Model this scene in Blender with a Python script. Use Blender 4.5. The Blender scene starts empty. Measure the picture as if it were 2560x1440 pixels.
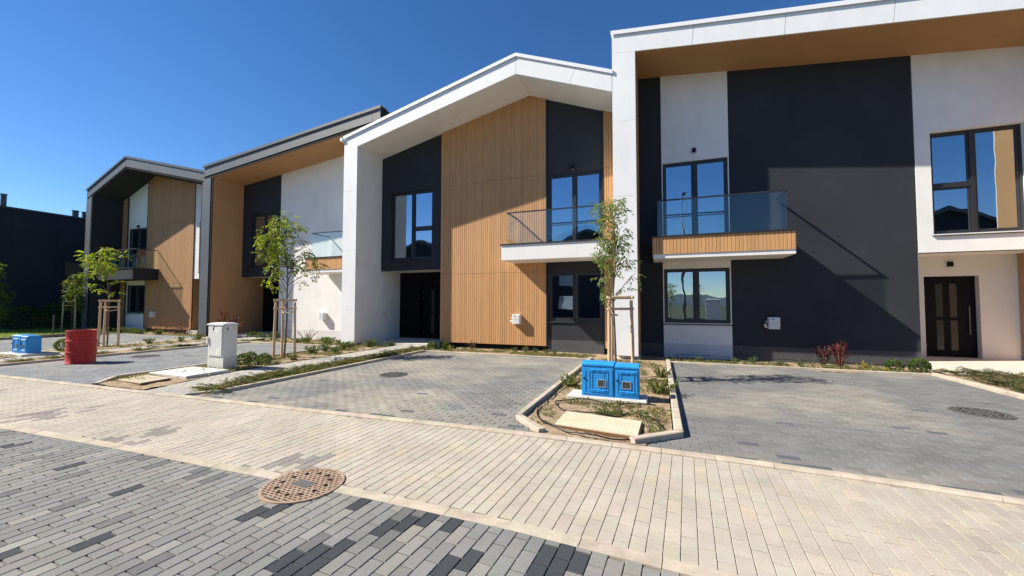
import bpy, bmesh, math, random
import numpy as np
from mathutils import Matrix, Vector

random.seed(7)
rng = np.random.default_rng(7)
scene = bpy.context.scene
R_ = math.radians

# ------------------------------------------------------------------ camera
CAM_H = 1.55
FPX = 985.0                      # focal length in photo pixels (2560 wide)
YAW, PITCH, ROLL = R_(20.49), R_(2.24), R_(0.06)
fw = Vector((-math.sin(YAW) * math.cos(PITCH), math.cos(YAW) * math.cos(PITCH), math.sin(PITCH)))
rt = Vector((math.cos(YAW), math.sin(YAW), 0))
up = rt.cross(fw)
rt2 = rt * math.cos(ROLL) + up * math.sin(ROLL)
up2 = -rt * math.sin(ROLL) + up * math.cos(ROLL)
cd = bpy.data.cameras.new('camera')
cd.sensor_width = 36.0
cd.lens = 36.0 * FPX / 2560.0
cd.clip_start = 0.05
cd.clip_end = 3000
cam = bpy.data.objects.new('camera', cd)
scene.collection.objects.link(cam)
cam.matrix_world = Matrix(((rt2.x, up2.x, -fw.x, 0), (rt2.y, up2.y, -fw.y, 0), (rt2.z, up2.z, -fw.z, CAM_H), (0, 0, 0, 1)))
scene.camera = cam

# ------------------------------------------------------------------ sky, sun, exposure
SUN_EL = R_(41.0)
SUN_AZ = math.atan2(-2.4, -1.0)              # direction towards the sun, from +Y towards +X
w = bpy.data.worlds.new('World')
scene.world = w
w.use_nodes = True
wn = w.node_tree
bg = wn.nodes['Background']
sky = wn.nodes.new('ShaderNodeTexSky')
sky.sky_type = 'NISHITA'
sky.sun_disc = False
sky.sun_elevation = SUN_EL
sky.sun_rotation = SUN_AZ
sky.altitude = 1400
sky.air_density = 1.0
sky.dust_density = 0.0
sky.ozone_density = 3.0
hs = wn.nodes.new('ShaderNodeHueSaturation')
hs.inputs['Saturation'].default_value = 1.24
hs.inputs['Hue'].default_value = 0.5045
hs.inputs['Value'].default_value = 1.0
wn.links.new(sky.outputs[0], hs.inputs['Color'])
wn.links.new(hs.outputs[0], bg.inputs[0])
bg.inputs[1].default_value = 0.086
sd = bpy.data.lights.new('sun', 'SUN')
sd.energy = 5.0
sd.angle = R_(0.5)
sd.color = (1.0, 0.925, 0.79)
sun = bpy.data.objects.new('sun', sd)
scene.collection.objects.link(sun)
to_sun = Vector((math.sin(SUN_AZ) * math.cos(SUN_EL), math.cos(SUN_AZ) * math.cos(SUN_EL), math.sin(SUN_EL)))
sun.rotation_euler = to_sun.to_track_quat('Z', 'Y').to_euler()
sun.location = to_sun * 60
scene.view_settings.view_transform = 'Standard'
scene.view_settings.look = 'None'
scene.view_settings.gamma = 1.0
scene.view_settings.exposure = 0.84

# ------------------------------------------------------------------ materials
MATS = {}


def mat(name, col, rough=0.8, var=0.0, vscale=3.0, bump=0.0, bscale=60.0, metal=0.0, col2=None, spec=0.5,
        attr=False, speck=0.0, speckscale=300.0, transl=0.0, detail=4.0, coat=0.0, stretch=None, stain=None):
    if name in MATS:
        return MATS[name]
    m = bpy.data.materials.new(name)
    m.use_nodes = True
    nt = m.node_tree
    N, L = nt.nodes, nt.links
    b = N['Principled BSDF']
    b.inputs['Roughness'].default_value = rough
    b.inputs['Metallic'].default_value = metal
    b.inputs['Specular IOR Level'].default_value = spec
    if coat:
        b.inputs['Coat Weight'].default_value = coat
        b.inputs['Coat Roughness'].default_value = 0.15
    tc = N.new('ShaderNodeTexCoord')
    geo = N.new('ShaderNodeNewGeometry')
    src = geo.outputs['Position']
    if stretch:
        mp = N.new('ShaderNodeMapping')
        mp.inputs['Scale'].default_value = stretch
        L.new(src, mp.inputs[0])
        src = mp.outputs[0]
    c1 = tuple(col) + (1,)
    out = None
    if var > 0 or col2:
        n = N.new('ShaderNodeTexNoise')
        n.inputs['Scale'].default_value = vscale
        n.inputs['Detail'].default_value = detail
        n.inputs['Roughness'].default_value = 0.6
        L.new(src, n.inputs['Vector'])
        r = N.new('ShaderNodeValToRGB')
        r.color_ramp.elements[0].position = 0.3
        r.color_ramp.elements[1].position = 0.7
        if col2:
            a, c = c1, tuple(col2) + (1,)
        else:
            a = tuple(x * (1 - var) for x in col) + (1,)
            c = tuple(min(1, x * (1 + var)) for x in col) + (1,)
        r.color_ramp.elements[0].color = a
        r.color_ramp.elements[1].color = c
        L.new(n.outputs['Fac'], r.inputs[0])
        out = r.outputs[0]
    else:
        rgb = N.new('ShaderNodeRGB')
        rgb.outputs[0].default_value = c1
        out = rgb.outputs[0]
    if attr:
        at = N.new('ShaderNodeAttribute')
        at.attribute_name = 'pc'
        oi = N.new('ShaderNodeObjectInfo')
        m1 = N.new('ShaderNodeMix'); m1.data_type = 'RGBA'; m1.blend_type = 'MULTIPLY'; m1.inputs[0].default_value = 1
        L.new(at.outputs['Color'], m1.inputs[6]); L.new(oi.outputs['Color'], m1.inputs[7])
        m2 = N.new('ShaderNodeMix'); m2.data_type = 'RGBA'; m2.blend_type = 'MULTIPLY'; m2.inputs[0].default_value = 1
        L.new(out, m2.inputs[6]); L.new(m1.outputs[2], m2.inputs[7])
        out = m2.outputs[2]
    if stain:
        ns = N.new('ShaderNodeTexNoise'); ns.inputs['Scale'].default_value = stain[1]; ns.inputs['Detail'].default_value = 7; ns.inputs['Roughness'].default_value = 0.65
        mpp = N.new('ShaderNodeMapping'); mpp.inputs['Scale'].default_value = stain[2]
        L.new(geo.outputs['Position'], mpp.inputs[0]); L.new(mpp.outputs[0], ns.inputs['Vector'])
        mrs = N.new('ShaderNodeMapRange'); mrs.inputs[1].default_value = 0.32; mrs.inputs[2].default_value = 0.62
        mrs.inputs[3].default_value = 1 - stain[0]; mrs.inputs[4].default_value = 1 + stain[0] * 0.35
        L.new(ns.outputs['Fac'], mrs.inputs[0])
        vms = N.new('ShaderNodeVectorMath'); vms.operation = 'SCALE'
        L.new(out, vms.inputs[0]); L.new(mrs.outputs[0], vms.inputs['Scale'])
        out = vms.outputs[0]
    if speck > 0:
        n2 = N.new('ShaderNodeTexNoise')
        n2.inputs['Scale'].default_value = speckscale
        n2.inputs['Detail'].default_value = 2
        L.new(geo.outputs['Position'], n2.inputs['Vector'])
        mr = N.new('ShaderNodeMapRange')
        mr.inputs[1].default_value = 0.3; mr.inputs[2].default_value = 0.7
        mr.inputs[3].default_value = 1 - speck; mr.inputs[4].default_value = 1 + speck
        L.new(n2.outputs['Fac'], mr.inputs[0])
        vm = N.new('ShaderNodeVectorMath'); vm.operation = 'SCALE'
        L.new(out, vm.inputs[0]); L.new(mr.outputs[0], vm.inputs['Scale'])
        out = vm.outputs[0]
    L.new(out, b.inputs['Base Color'])
    if bump > 0:
        nb = N.new('ShaderNodeTexNoise')
        nb.inputs['Scale'].default_value = bscale
        nb.inputs['Detail'].default_value = 5
        L.new(src, nb.inputs['Vector'])
        bp = N.new('ShaderNodeBump')
        bp.inputs['Strength'].default_value = bump
        bp.inputs['Distance'].default_value = 0.01
        L.new(nb.outputs['Fac'], bp.inputs['Height'])
        L.new(bp.outputs[0], b.inputs['Normal'])
    if transl > 0:
        tr = N.new('ShaderNodeBsdfTranslucent')
        vm = N.new('ShaderNodeVectorMath'); vm.operation = 'MULTIPLY'
        vm.inputs[1].default_value = (1.6, 1.5, 0.5)
        L.new(out, vm.inputs[0]); L.new(vm.outputs[0], tr.inputs[0])
        mx = N.new('ShaderNodeMixShader'); mx.inputs[0].default_value = transl
        L.new(b.outputs[0], mx.inputs[1]); L.new(tr.outputs[0], mx.inputs[2])
        L.new(mx.outputs[0], N['Material Output'].inputs[0])
    MATS[name] = m
    return m


def glass_mat(name, tint, refl, ior=4.0, gcol=(0.80, 0.90, 1.0), top=0.9, rough=0.0):
    m = bpy.data.materials.new(name)
    m.use_nodes = True
    nt = m.node_tree
    N, L = nt.nodes, nt.links
    N.remove(N['Principled BSDF'])
    g = N.new('ShaderNodeBsdfGlossy'); g.inputs['Roughness'].default_value = rough; g.inputs[0].default_value = tuple(gcol) + (1,)
    t = N.new('ShaderNodeBsdfTransparent'); t.inputs[0].default_value = tuple(tint) + (1,)
    gp = N.new('ShaderNodeNewGeometry'); nz = N.new('ShaderNodeTexNoise'); nz.inputs['Scale'].default_value = 1.7; nz.inputs['Detail'].default_value = 1
    L.new(gp.outputs['Position'], nz.inputs['Vector'])
    bm_ = N.new('ShaderNodeBump'); bm_.inputs['Strength'].default_value = 0.12; bm_.inputs['Distance'].default_value = 0.02
    L.new(nz.outputs['Fac'], bm_.inputs['Height']); L.new(bm_.outputs[0], g.inputs['Normal'])
    fr = N.new('ShaderNodeLayerWeight'); fr.inputs[0].default_value = 0.5
    pw = N.new('ShaderNodeMath'); pw.operation = 'POWER'; pw.inputs[1].default_value = ior
    L.new(fr.outputs['Facing'], pw.inputs[0])
    mr = N.new('ShaderNodeMapRange')
    mr.inputs[3].default_value = refl; mr.inputs[4].default_value = top
    L.new(pw.outputs[0], mr.inputs[0])
    mx = N.new('ShaderNodeMixShader')
    L.new(mr.outputs[0], mx.inputs[0]); L.new(t.outputs[0], mx.inputs[1]); L.new(g.outputs[0], mx.inputs[2])
    L.new(mx.outputs[0], N['Material Output'].inputs[0])
    return m


WHITE = mat('white_render', (0.78, 0.765, 0.735), 0.9, 0.05, 1.2, 0.45, 70, stain=(0.035, 1.4, (2.2, 2.2, 0.5)))
CREAM = mat('cream_render', (0.68, 0.655, 0.60), 0.9, 0.04, 1.2, 0.3, 90)
DARK = mat('anthracite_render', (0.035, 0.038, 0.046), 0.95, 0.10, 0.8, 0.6, 90, spec=0.25, stain=(0.07, 1.2, (1.6, 1.6, 0.6)))
DARKS = mat('dark_plinth_stone', (0.075, 0.075, 0.08), 0.9, 0.3, 60, 0.5, 150, speck=0.7, speckscale=120, spec=0.3)
WPLINTH = mat('pale_plinth_render', (0.62, 0.62, 0.62), 0.9, 0.08, 4, 0.35, 120)
WPANEL = mat('white_metal_panel', (0.78, 0.78, 0.78), 0.55, 0.03, 0.8, 0.05, 12, stain=(0.05, 1.2, (2, 2, 0.6)))
GPANEL = mat('grey_metal_panel', (0.082, 0.088, 0.098), 0.5, 0.12, 1.5, 0.04, 25)
BLACK = mat('black_metal', (0.008, 0.008, 0.010), 0.75, spec=0.12)
FRAME = mat('anthracite_frame', (0.022, 0.024, 0.028), 0.45)
BROWN = mat('brown_render', (0.43, 0.235, 0.105), 0.9, 0.06, 1.2, 0.35, 90)
WOOD = mat('cladding_board', (0.54, 0.288, 0.122), 0.65, 0.10, 2.5, 0.12, 40, attr=True, stretch=(6, 6, 0.6))
WOODBACK = mat('cladding_groove', (0.16, 0.085, 0.035), 0.9)
GLASS = glass_mat('window_glass', (0.30, 0.31, 0.31), 0.50, 4.0, (0.74, 0.87, 1.0))
RGLASS = glass_mat('railing_glass', (0.95, 0.98, 0.975), 0.045, 4.5, (0.9, 0.97, 1.0), 0.7)
DGLASS = mat('door_glass', (0.012, 0.018, 0.020), 0.25)
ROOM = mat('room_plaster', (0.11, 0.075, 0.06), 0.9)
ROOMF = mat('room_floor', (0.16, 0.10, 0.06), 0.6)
COPING = mat('coping_metal', (0.82, 0.82, 0.83), 0.4, 0.02, 2)
GCOPING = mat('dark_coping_metal', (0.06, 0.065, 0.07), 0.45)
PAVER = mat('paver_concrete', (0.93, 0.93, 0.93), 0.92, 0.0, 0, 0.25, 220, attr=True, speck=0.24, speckscale=230, col2=(1, 1, 1), spec=0.25, stain=(0.16, 1.6, (1, 1, 1)))
SAND = mat('joint_sand', (0.17, 0.155, 0.13), 0.95, 0.3, 30, 0.4, 300)
SANDL = mat('pale_joint_sand', (0.20, 0.175, 0.135), 0.95, 0.2, 30, 0.3, 300)
KERB = mat('kerb_concrete', (0.46, 0.40, 0.32), 0.92, 0.14, 7, 0.3, 180, attr=True, speck=0.18, speckscale=300, spec=0.25, stain=(0.15, 2.5, (1, 1, 1)))
SOIL = mat('sandy_soil', (0.21, 0.15, 0.095), 1.0, 0, 9, 1.0, 70, col2=(0.43, 0.33, 0.225), speck=0.45, speckscale=90, spec=0.1)
GROUND = mat('bare_ground', (0.085, 0.095, 0.065), 1.0, 0.3, 0.8, 0.5, 20, spec=0.1)
CONC = mat('pale_concrete', (0.52, 0.49, 0.44), 0.9, 0.15, 5, 0.4, 80, speck=0.15)
BLUE = mat('blue_polyester', (0.014, 0.27, 0.66), 0.48, 0.10, 6, 0.10, 120, stain=(0.14, 3.0, (1.5, 1.5, 0.6)))
BLUED = mat('blue_polyester_groove', (0.006, 0.10, 0.33), 0.6)
RED = mat('red_drum_paint', (0.46, 0.024, 0.022), 0.5, 0.16, 7, 0.12, 30, spec=0.35, stain=(0.22, 4.0, (1.5, 1.5, 0.7)))
CAB = mat('grey_cabinet_polyester', (0.66, 0.655, 0.62), 0.55, 0.04, 3, 0.05, 120)
CABD = mat('cabinet_groove', (0.16, 0.16, 0.155), 0.8)
CABB = mat('cabinet_concrete_base', (0.56, 0.55, 0.51), 0.85, 0.1, 8, 0.25, 120)
METER = mat('meter_grey_plastic', (0.66, 0.68, 0.68), 0.5, 0.03, 4)
RUST = mat('rusty_iron', (0.27, 0.165, 0.11), 0.88, 0, 14, 0.5, 160, col2=(0.42, 0.31, 0.23), speck=0.3, speckscale=160)
IRON = mat('grey_iron', (0.10, 0.095, 0.09), 0.7, 0.25, 18, 0.4, 160)
PIT = mat('iron_pocket', (0.055, 0.04, 0.033), 0.95)
STAKE = mat('peeled_pine', (0.58, 0.40, 0.25), 0.75, 0.14, 8, 0.25, 40, stretch=(4, 4, 0.7))
STRAP = mat('jute_strap', (0.52, 0.43, 0.31), 0.9)
BARK = mat('young_bark', (0.15, 0.115, 0.085), 0.9, 0.3, 20, 0.5, 60)
LEAF = mat('leaf', (0.9, 0.9, 0.9), 0.5, attr=True, transl=0.35, spec=0.35)
HOSE = mat('black_hose', (0.012, 0.012, 0.012), 0.4)
COVER = mat('beige_grp_cover', (0.60, 0.52, 0.38), 0.75, 0.08, 5, 0.1, 90)
DSTEEL = mat('dark_steel', (0.16, 0.16, 0.17), 0.5, metal=0.6)
STEEL = mat('brushed_steel', (0.55, 0.55, 0.55), 0.3, metal=1.0)
PAPER = mat('white_paper', (0.75, 0.75, 0.72), 0.8)
INK = mat('grey_ink', (0.12, 0.12, 0.13), 0.8)
YELLOW = mat('warning_yellow', (0.65, 0.55, 0.05), 0.6)
GRASSG = mat('lawn_soil', (0.16, 0.23, 0.04), 1.0, 0.3, 3, 0.5, 60)

# ------------------------------------------------------------------ mesh helpers
COL = scene.collection
ORG = {}


class MB:
    def __init__(s):
        s.v = []; s.f = []; s.c = []; s.cur = (1, 1, 1)

    def add(s, verts, faces):
        o = len(s.v)
        s.v.extend(verts)
        s.f.extend(tuple(i + o for i in f) for f in faces)
        s.c.extend([s.cur] * len(faces))

    def box(s, x0, x1, y0, y1, z0, z1):
        if x0 > x1: x0, x1 = x1, x0
        if y0 > y1: y0, y1 = y1, y0
        s.add([(x0, y0, z0), (x1, y0, z0), (x1, y1, z0), (x0, y1, z0), (x0, y0, z1), (x1, y0, z1), (x1, y1, z1), (x0, y1, z1)],
              [(0, 3, 2, 1), (4, 5, 6, 7), (0, 1, 5, 4), (1, 2, 6, 5), (2, 3, 7, 6), (3, 0, 4, 7)])

    def cbox(s, x0, x1, y0, y1, z0, z1, c=0.01):
        """box with chamfered top and vertical edges"""
        def ring(i, z):
            return [(x0 + i + c, y0 + i, z), (x1 - i - c, y0 + i, z), (x1 - i, y0 + i + c, z), (x1 - i, y1 - i - c, z),
                    (x1 - i - c, y1 - i, z), (x0 + i + c, y1 - i, z), (x0 + i, y1 - i - c, z), (x0 + i, y0 + i + c, z)]
        vs = ring(0, z0) + ring(0, z1 - c) + ring(c, z1)
        fs = [tuple(range(7, -1, -1)), tuple(range(16, 24))]
        for k in (0, 8):
            for i in range(8):
                j = (i + 1) % 8
                fs.append((k + i, k + j, k + 8 + j, k + 8 + i))
        s.add(vs, fs)

    def prism(s, poly, y0, y1):
        """poly: list of (x, z), extruded along y"""
        n = len(poly)
        vs = [(x, y0, z) for x, z in poly] + [(x, y1, z) for x, z in poly]
        fs = [tuple(range(n)), tuple(range(2 * n - 1, n - 1, -1))]
        for i in range(n):
            j = (i + 1) % n
            fs.append((i, i + n, j + n, j))
        s.add(vs, fs)

    def zprism(s, poly, z0, z1):
        n = len(poly)
        vs = [(x, y, z0) for x, y in poly] + [(x, y, z1) for x, y in poly]
        fs = [tuple(range(n - 1, -1, -1)), tuple(range(n, 2 * n))]
        for i in range(n):
            j = (i + 1) % n
            fs.append((i, j, j + n, i + n))
        s.add(vs, fs)

    def tube(s, path, rad, n=8, cap=True):
        if not hasattr(rad, '__len__'):
            rad = [rad] * len(path)
        P = [Vector(p) for p in path]
        vs = []; fs = []
        ref = Vector((0.0, 0.0, 1.0))
        for i, p in enumerate(P):
            d = (P[min(i + 1, len(P) - 1)] - P[max(i - 1, 0)]).normalized()
            a = ref if abs(d.dot(ref)) < 0.95 else Vector((1, 0, 0))
            e1 = d.cross(a).normalized(); e2 = d.cross(e1)
            for k in range(n):
                t = 2 * math.pi * k / n
                q = p + (e1 * math.cos(t) + e2 * math.sin(t)) * rad[i]
                vs.append(tuple(q))
        for i in range(len(P) - 1):
            for k in range(n):
                j = (k + 1) % n
                fs.append((i * n + k, i * n + j, (i + 1) * n + j, (i + 1) * n + k))
        if cap:
            fs.append(tuple(range(n - 1, -1, -1)))
            fs.append(tuple((len(P) - 1) * n + k for k in range(n)))
        s.add(vs, fs)

    def lathe(s, prof, cx, cy, n=40, sx=1.0, sy=1.0):
        vs = []; fs = []
        for r, z in prof:
            for k in range(n):
                t = 2 * math.pi * k / n
                vs.append((cx + r * math.cos(t) * sx, cy + r * math.sin(t) * sy, z))
        for i in range(len(prof) - 1):
            for k in range(n):
                j = (k + 1) % n
                fs.append((i * n + k, i * n + j, (i + 1) * n + j, (i + 1) * n + k))
        s.add(vs, fs)

    def disc(s, cx, cy, z, r, n=40):
        s.add([(cx + r * math.cos(2 * math.pi * k / n), cy + r * math.sin(2 * math.pi * k / n), z) for k in range(n)], [tuple(range(n))])

    def mesh(s, name, origin=(0, 0, 0), recalc=True, smooth=False, colors=False):
        me = bpy.data.meshes.new(name)
        ox, oy, oz = origin
        me.from_pydata([(x - ox, y - oy, z - oz) for x, y, z in s.v], [], s.f)
        if recalc:
            bm = bmesh.new(); bm.from_mesh(me)
            bmesh.ops.recalc_face_normals(bm, faces=bm.faces)
            bm.to_mesh(me); bm.free()
        a = me.attributes.new('pc', 'FLOAT_COLOR', 'FACE')
        arr = np.ones((len(me.polygons), 4), dtype=np.float32)
        if colors:
            arr[:, :3] = np.array(s.c, dtype=np.float32)
        a.data.foreach_set('color', arr.ravel())
        if smooth:
            me.polygons.foreach_set('use_smooth', [True] * len(me.polygons))
        me.update()
        return me

    def build(s, name, material, parent=None, origin=None, **kw):
        if origin is None:
            a = np.array(s.v)
            lo, hi = a.min(0), a.max(0)
            origin = (float((lo[0] + hi[0]) / 2), float((lo[1] + hi[1]) / 2), float(lo[2]))
        me = s.mesh(name, origin, **kw)
        me.materials.append(material)
        return link(name, me, parent, origin)


def link(name, data, parent=None, origin=(0, 0, 0)):
    o = bpy.data.objects.new(name, data)
    COL.objects.link(o)
    ORG[o] = Vector(origin)
    if parent is not None:
        o.parent = parent
        o.location = Vector(origin) - ORG[parent]
    else:
        o.location = origin
    return o


def tag(o, label, cat, group=None):
    o['label'] = label
    o['category'] = cat
    if group:
        o['group'] = group
    return o


def thing(name, label, cat, loc, group=None):
    return tag(link(name, None, None, loc), label, cat, group)


def struct(o):
    o['kind'] = 'structure'
    return o


def stuff(o):
    o['kind'] = 'stuff'
    return o


def copy_tree(o, loc, rz=0.0, scale=1.0):
    c = o.copy()
    COL.objects.link(c)
    c.location = loc
    c.rotation_euler = (0, 0, rz)
    c.scale = (scale,) * 3
    ORG[c] = Vector(loc)
    for ch in list(o.children):
        k = ch.copy(); COL.objects.link(k); k.parent = c
        for g in list(ch.children):
            d = g.copy(); COL.objects.link(d); d.parent = k
    return c


def project(x, y, z):
    d = Vector((x, y, z - CAM_H))
    zc = d.dot(fw)
    if zc < 0.1:
        return None
    return 1280 + FPX * d.dot(rt2) / zc, 720 - FPX * d.dot(up2) / zc, zc


# ------------------------------------------------------------------ the ground
KX = [-30, -13.27, -10.6, -7.7, -5.36, -3.93, -2.4, -1.36, -0.36, 0.68, 1.75, 2.65, 4.5, 7, 12]
KY = [3.55, 4.10, 4.19, 4.29, 4.37, 4.43, 4.50, 4.52, 4.52, 4.50, 4.45, 4.35, 4.15, 3.8, 3.0]


def ykerb(x):                    # driveway-side edge of the long kerb
    return float(np.interp(x, KX, KY))


KW = 0.10
IX = [-30, -12, -8, -5.6, -3.2, -2.0, -1.0, 0.3, 2.5, 5, 12]
IY = [1.6, 2.38, 2.50, 2.62, 2.68, 2.70, 2.69, 2.62, 2.45, 2.15, 1.2]


def yin(x):                      # house-side edge of the flush border strip
    return float(np.interp(x, IX, IY))


IW = 0.11

m = MB()
n = 24
for i in range(n):
    for j in range(n):
        x0, x1 = -420 + 840 * i / n, -420 + 840 * (i + 1) / n
        y0, y1 = -420 + 840 * j / n, -420 + 840 * (j + 1) / n
        m.add([(x0, y0, -0.16), (x1, y0, -0.16), (x1, y1, -0.16), (x0, y1, -0.16)], [(0, 1, 2, 3)])
struct(m.build('ground', GROUND, recalc=False))


def strip_mesh(name, material, lo, hi, xs, z):
    mm = MB()
    for a, b in zip(xs[:-1], xs[1:]):
        mm.add([(a, lo(a), z), (b, lo(b), z), (b, hi(b), z), (a, hi(a), z)], [(0, 1, 2, 3)])
    return struct(mm.build(name, material, recalc=False))


XS = list(np.arange(-24, 9.01, 0.5))
JD = -0.011
road = strip_mesh('road', SAND, lambda x: -14.0, lambda x: yin(x) - 0.02, XS, JD)
pavement = strip_mesh('pavement', SANDL, lambda x: yin(x) - 0.02, lambda x: ykerb(x) - 0.02, XS, JD + 0.0045)


def paver_mesh(wd, ln, ch=0.004, dep=0.013):
    a, b = wd / 2, ln / 2
    vs = [(-a, -b, -dep), (a, -b, -dep), (a, b, -dep), (-a, b, -dep),
          (-a, -b, -ch), (a, -b, -ch), (a, b, -ch), (-a, b, -ch),
          (-a + ch, -b + ch, 0), (a - ch, -b + ch, 0), (a - ch, b - ch, 0), (-a + ch, b - ch, 0)]
    fs = [(8, 9, 10, 11)]
    for k in (0, 4):
        for i in range(4):
            j = (i + 1) % 4
            fs.append((k + i, k + j, k + 4 + j, k + 4 + i))
    return vs, fs


def lay_pavers(parent, cells, wd, ln, maxn=300, ch=0.004):
    """cells: (x, y, rot, length factor, colour); the largest in view become single objects, the rest one part"""
    vs, fs = paver_mesh(wd, ln, ch)
    one = MB(); one.add(vs, fs)
    me = one.mesh('paver', recalc=False)
    me.materials.append(PAVER)
    sc = []
    for i, (x, y, r, k, c) in enumerate(cells):
        p = project(x, y, 0)
        if p and -20 < p[0] < 2580 and -20 < p[1] < 1455 and k > 0.45:
            sc.append((p[2], i))
    sc.sort()
    single = set(i for _, i in sc[:maxn])
    big = MB()
    for i, (x, y, r, k, c) in enumerate(cells):
        z = random.uniform(-0.0012, 0.0012)
        tx, ty = random.uniform(-0.006, 0.006), random.uniform(-0.004, 0.004)
        if i in single:
            o = bpy.data.objects.new('paver', me)
            COL.objects.link(o)
            o.parent = parent
            o.location = Vector((x, y, z)) - ORG[parent]
            o.rotation_euler = (tx, ty, r)
            o.scale = (1, k, 1)
            o.color = (c[0], c[1], c[2], 1)
        else:
            cr, sr = math.cos(r), math.sin(r)
            big.cur = c
            big.add([(x + a * cr - b * k * sr, y + a * sr + b * k * cr, z + q + a * ty - b * tx) for a, b, q in vs], fs)
    if big.v:
        stuff(big.build('paver_field', PAVER, parent, recalc=False, colors=True))


def vnoise(x, y, s=1.0, seed=0):
    """smooth value noise"""
    x, y = x * s + seed * 17.3, y * s + seed * 9.1
    xi, yi = math.floor(x), math.floor(y)
    def h(a, b):
        v = math.sin(a * 127.1 + b * 311.7 + seed * 74.7) * 43758.5453
        return v - math.floor(v)
    fx, fy = x - xi, y - yi
    fx, fy = fx * fx * (3 - 2 * fx), fy * fy * (3 - 2 * fy)
    return (h(xi, yi) * (1 - fx) + h(xi + 1, yi) * fx) * (1 - fy) + (h(xi, yi + 1) * (1 - fx) + h(xi + 1, yi + 1) * fx) * fy


def mixc(a, b, t):
    return tuple(p * (1 - t) + q * t for p, q in zip(a, b))


def jit(c, a):
    k = 1 + random.uniform(-a, a)
    return tuple(max(0, x * k * (1 + random.uniform(-0.025, 0.025))) for x in c)


PW, PL, GAP = 0.1015, 0.2010, 0.0038
SKEW = 0.06                      # courses lean a little against the kerb

# grey road pavers and pale pavement pavers, courses running across the street
MHX, MHY, MHR = -2.86, 2.585, 0.325
rc, pc = [], []
DARKSPOTS = [(-1.67, 2.35), (-1.46, 2.50), (-1.97, 1.95), (-2.05, 1.80), (-0.56, 2.47), (-0.66, 2.28), (-1.08, 2.15), (-6.6, 2.15), (-2.78, 2.20)]
for i in range(-170, 80):
    xb = i * PW
    off = (i % 2) * PL / 2 + random.uniform(-0.006, 0.006)
    for j in range(-10, 27):
        y = j * PL + off
        x = xb + SKEW * (y - 3.5)
        a, b = y - PL / 2, y + PL / 2
        lo, hi = -1.6, yin(x) - IW + 0.006
        a2, b2 = max(a, lo), min(b, hi)
        if b2 - a2 > 0.035 and -16.5 < x < 6.5:
            ym = (a2 + b2) / 2
            xm = xb + SKEW * (ym - 3.5)
            if (xm - MHX) ** 2 + (ym - MHY) ** 2 > (MHR - 0.06) ** 2:
                t = vnoise(xm, ym, 1.1, 3)
                c = mixc((0.208, 0.206, 0.20), (0.248, 0.238, 0.217), min(1, max(0, (t - 0.3) * 2)))
                q = vnoise(xm * 1.0, ym * 0.5, 1.5, 5)
                rr = random.random()
                near = min((xm - a_) ** 2 + (ym - b_) ** 2 for a_, b_ in DARKSPOTS)
                if rr < 0.012 + (0.75 if near < 0.020 else 0):
                    c = (0.05, 0.056, 0.064)
                elif rr < 0.12:
                    c = (0.145, 0.145, 0.143)
                elif rr > 0.93:
                    c = (0.268, 0.258, 0.234)
                rc.append((xm, ym, -SKEW, (b2 - a2 - GAP) / (PL - GAP), jit(c, 0.07)))
        lo, hi = yin(x) - 0.006, ykerb(x) - KW + 0.006
        a2, b2 = max(a, lo), min(b, hi)
        if b2 - a2 > 0.03 and -22 < x < 7.5:
            ym = (a2 + b2) / 2
            xm = xb + SKEW * (ym - 3.5)
            if (xm - MHX) ** 2 + (ym - MHY) ** 2 > (MHR - 0.06) ** 2:
                t = vnoise(xm, ym, 1.4, 8)
                c = mixc((0.415, 0.375, 0.315), (0.45, 0.405, 0.335), t)
                if xm > 1.0:
                    c = mixc(c, (0.395, 0.352, 0.298), min(1, (xm - 1.0) / 1.0))
                q = vnoise(xm, ym, 1.3, 11)
                rr = random.random()
                if xm < -2.6 and ym < 3.5 and q > 0.62 and rr < 0.6:
                    c = (0.26, 0.235, 0.215)
                elif rr > 0.92:
                    c = (0.455, 0.40, 0.315)
                pc.append((xm, ym, -SKEW, (b2 - a2 - GAP) / (PL - GAP), jit(c, 0.04)))
lay_pavers(road, rc, PW - GAP, PL - 0.0085)
lay_pavers(pavement, pc, PW - 0.0034, PL - 0.0085, ch=0.003)


# flush border strip and the long kerb, stone by stone
def stone_row(base, name, pts, width, top, depth, side, ch, step=0.5, colbase=(1, 1, 1)):
    """stones along the polyline pts; width extends to the given side"""
    P = [Vector((p[0], p[1], 0)) for p in pts]
    segs = []
    for a, b in zip(P[:-1], P[1:]):
        L = (b - a).length
        k = max(1, round(L / step))
        for i in range(k):
            segs.append((a.lerp(b, i / k), a.lerp(b, (i + 1) / k)))
    for a, b in segs:
        d = b - a
        L = d.length - 0.006
        ang = math.atan2(d.y, d.x)
        mm = MB()
        y0, y1 = (0, width) if side > 0 else (-width, 0)
        c = ch
        prof = [(y0, -depth), (y1, -depth), (y1, top - c), (y1 - c, top), (y0 + c, top), (y0, top - c)]
        vs = []
        for xx in (-L / 2, L / 2):
            vs += [(xx, q, z) for q, z in prof]
        fs = [(5, 4, 3, 2, 1, 0), (6, 7, 8, 9, 10, 11)]
        for i in range(6):
            j = (i + 1) % 6
            fs.append((i, j, j + 6, i + 6))
        mm.add(vs, fs)
        me = mm.mesh(name)
        me.materials.append(KERB)
        o = bpy.data.objects.new(name, me)
        COL.objects.link(o)
        o.parent = base
        o.location = (a + b) / 2 + Vector((0, 0, random.uniform(-0.002, 0.002))) - ORG[base]
        o.rotation_euler = (0, random.uniform(-0.003, 0.003), ang + random.uniform(-0.004, 0.004))
        cc = jit(colbase, 0.08)
        o.color = (cc[0], cc[1], cc[2], 1)


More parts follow.
